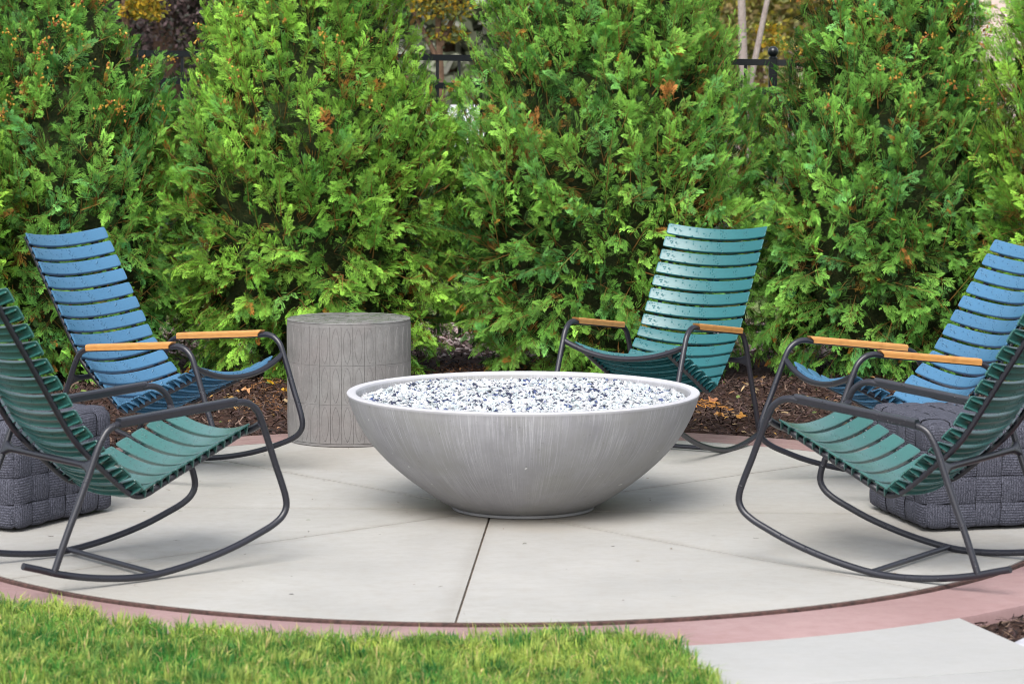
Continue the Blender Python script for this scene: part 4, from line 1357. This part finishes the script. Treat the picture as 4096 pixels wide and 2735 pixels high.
# middle gap
bg_tree('yellow_maple', bx(1012, 27), 27, 3.8, [((0, 0, 2.35), (.36, .3, .22), .5), ((.05, .1, 2.02), (.22, .2, .10), .12), ((-.1, 0, 3.1), (1.0, .8, .7), 1), ((.5, 0, 3.9), (.9, .8, .6), .8)], YEL + OLV[:2], 'thin maple with yellow leaves beyond the fence in the middle gap', n=2200, size=.028, trunk=.045,
        limbs=[((0, 0, 1.7), (-.35, .1, 2.4)), ((0, 0, 1.9), (.3, .1, 2.6))])
bg_tree('olive_tree', bx(1030, 58), 58, 6, [((0, 0, 2.3), (3.4, 2, 2.2), 1), ((1.5, 0, 4.5), (3, 2, 2.2), 1)], [(.22, .24, .17), (.30, .31, .24), (.17, .20, .12), (.36, .36, .31)], 'grey green tree in the distance behind the middle gap', n=2600, size=.22, trunk=.2)
# right gap
bg_tree('pale_trunk_tree', bx(1704, 25), 25, 4.2, [((.3, 0, 4.0), (1.1, .9, .8), 1), ((.25, .4, 2.05), (.14, .1, .06), .05), ((.30, .4, 1.92), (.13, .1, .05), .05)], YEL + [(.35, .38, .06)], 'pale trunked tree with a slanting stem beyond the right gap', n=2400, size=.028, trunk=.052, bark='pale_bark',
        limbs=[((.02, .1, 1.35), (.30, .1, 2.75))])
bg_tree('tan_shrub', bx(1740, 44), 44, 3, [((0, 0, 1.5), (3.0, 1.4, 1.3), 1), ((.8, 0, 2.7), (2.6, 1.2, 1.1), 1)], TAN + YEL[2:], 'tan and yellow shrub in the distance behind the right gap', 'shrub', n=7000, size=.06, trunk=.08)
bg_tree('olive_tree', bx(1790, 50), 50, 5, [((.4, 0, 4.2), (3.0, 2, 2.0), 1), ((-1.5, 0, 5.4), (2.4, 1.6, 1.6), .8)], OLV, 'dull green tree standing past the tan shrub', n=1800, size=.2, trunk=.16)
for k, (dx, dd, lab) in enumerate([(-500, 55, 'grey green tree beyond the far left of the fence'), (560, 62, 'grey green tree hidden behind the arborvitae near the drum table'),
                                    (1400, 60, 'grey green tree straight behind the broad arborvitae'), (2900, 58, 'grey green tree past the pale house on the right')]):
    bg_tree('olive_tree', bx(dx, dd), dd, 6, [((0, 0, 2.4), (4.2, 2, 2.4), 1), ((.8, 0, 5.0), (3.4, 2, 2.3), 1)], OLV, lab, n=1500, size=.26, trunk=.2)
bg_tree('green_shrub', bx(1030, 19.6), 19.6, 1.1, [((0, 0, .70), (.50, .35, .58), 1), ((-.1, 0, .95), (.36, .3, .30), .5)], [(.05, .11, .03), (.08, .15, .04), (.035, .08, .025)], 'dark green shrub just beyond the fence below the white car', 'shrub', n=3200, size=.028, trunk=.03)
# pale house, glimpsed top right
m = M('pale_siding'); MAT['siding'] = m.done((.62, .47, .45), .7)
m = M('roof_shingle'); MAT['roof'] = m.done((.20, .18, .19), .85)
m = M('window_glass'); MAT['win'] = m.done((.05, .06, .08), .1, None, .6)
m = M('white_trim'); MAT['white'] = m.done((.78, .79, .8), .35, None, .5)
house = thing('pale_house', 'pale pink sided house far behind the right hand arborvitae', 'house', (bx(2290, 62), 64, -.2))
mesh_obj('wall', box_mesh('wall', 12, 8, 5.2), MAT['siding'], house)
V = [(-6.4, -4.4, 5.2), (6.4, -4.4, 5.2), (6.4, 4.4, 5.2), (-6.4, 4.4, 5.2), (-6.4, 0, 8), (6.4, 0, 8)]
mesh_obj('roof', small_mesh('roof', V, [(0, 1, 5, 4), (2, 3, 4, 5), (1, 2, 5), (3, 0, 4), (3, 2, 1, 0)]), MAT['roof'], house)
for wx_ in (-4.2, -1.6, 1.4, 4.0):
    f = mesh_obj('window', box_mesh('window', 1.3, .12, 1.5), MAT['white'], house); f.location = (wx_, -4.03, 2.4 if wx_ != 1.4 else .9)
    g_ = mesh_obj('pane', box_mesh('pane', 1.1, .03, 1.3), MAT['win'], f); g_.location = (0, -.07, .1)
# far road with a parked white car
struct(sheet('road', [(-80, 29), (80, 29), (80, 35.5), (-80, 35.5)], -.185, MAT['asphalt']))
m = M('tyre_rubber'); MAT['tyre'] = m.done((.015, .015, .016), .8)
m = M('car_paint'); MAT['paint'] = m.done((.80, .82, .83), .2, None, .6)
car = thing('parked_car', 'white car parked beyond the fence seen through the middle gap', 'car', (bx(1168, 31), 31, -.185), (0, 0, R_(90)))
side = [(-2.2, .35), (-2.2, .75), (-1.95, .92), (-1.45, .98), (-.85, 1.40), (.55, 1.44), (1.25, 1.02), (2.05, .88), (2.22, .62), (2.2, .35)]
V = [(x_, -.85 if z_ < 1.2 else -.66, z_) for x_, z_ in side] + [(x_, .85 if z_ < 1.2 else .66, z_) for x_, z_ in side]
n = len(side)
F = [tuple(range(n)), tuple(range(2 * n - 1, n - 1, -1))] + [(i, n + i, n + (i + 1) % n, (i + 1) % n) for i in range(n)]
mesh_obj('body', small_mesh('body', V, F, smooth_angle=30), MAT['paint'], car)
for y_ in (-1, 1):
    gl = small_mesh('side_window', [(-.80, y_ * .80, 1.02), (1.0, y_ * .80, 1.02), (.5, y_ * .70, 1.36), (-.62, y_ * .70, 1.34)], [(0, 1, 2, 3) if y_ < 0 else (3, 2, 1, 0)])
    mesh_obj('side_window', gl, MAT['win'], car)
    for x_ in (-1.4, 1.35):
        wme = tube_mesh('wheel', np.array([(0, -.1, 0), (0, .1, 0)]), .33, 20); wme.materials.append(MAT['tyre'])
        o = bpy.data.objects.new('wheel', wme); o.location = (x_, y_ * .78, .33); link(o, car)
        rim = tube_mesh('rim', np.array([(0, -.105, 0), (0, .105, 0)]), .2, 14); rim.materials.append(MAT['white'])
        link(bpy.data.objects.new('rim', rim), o)
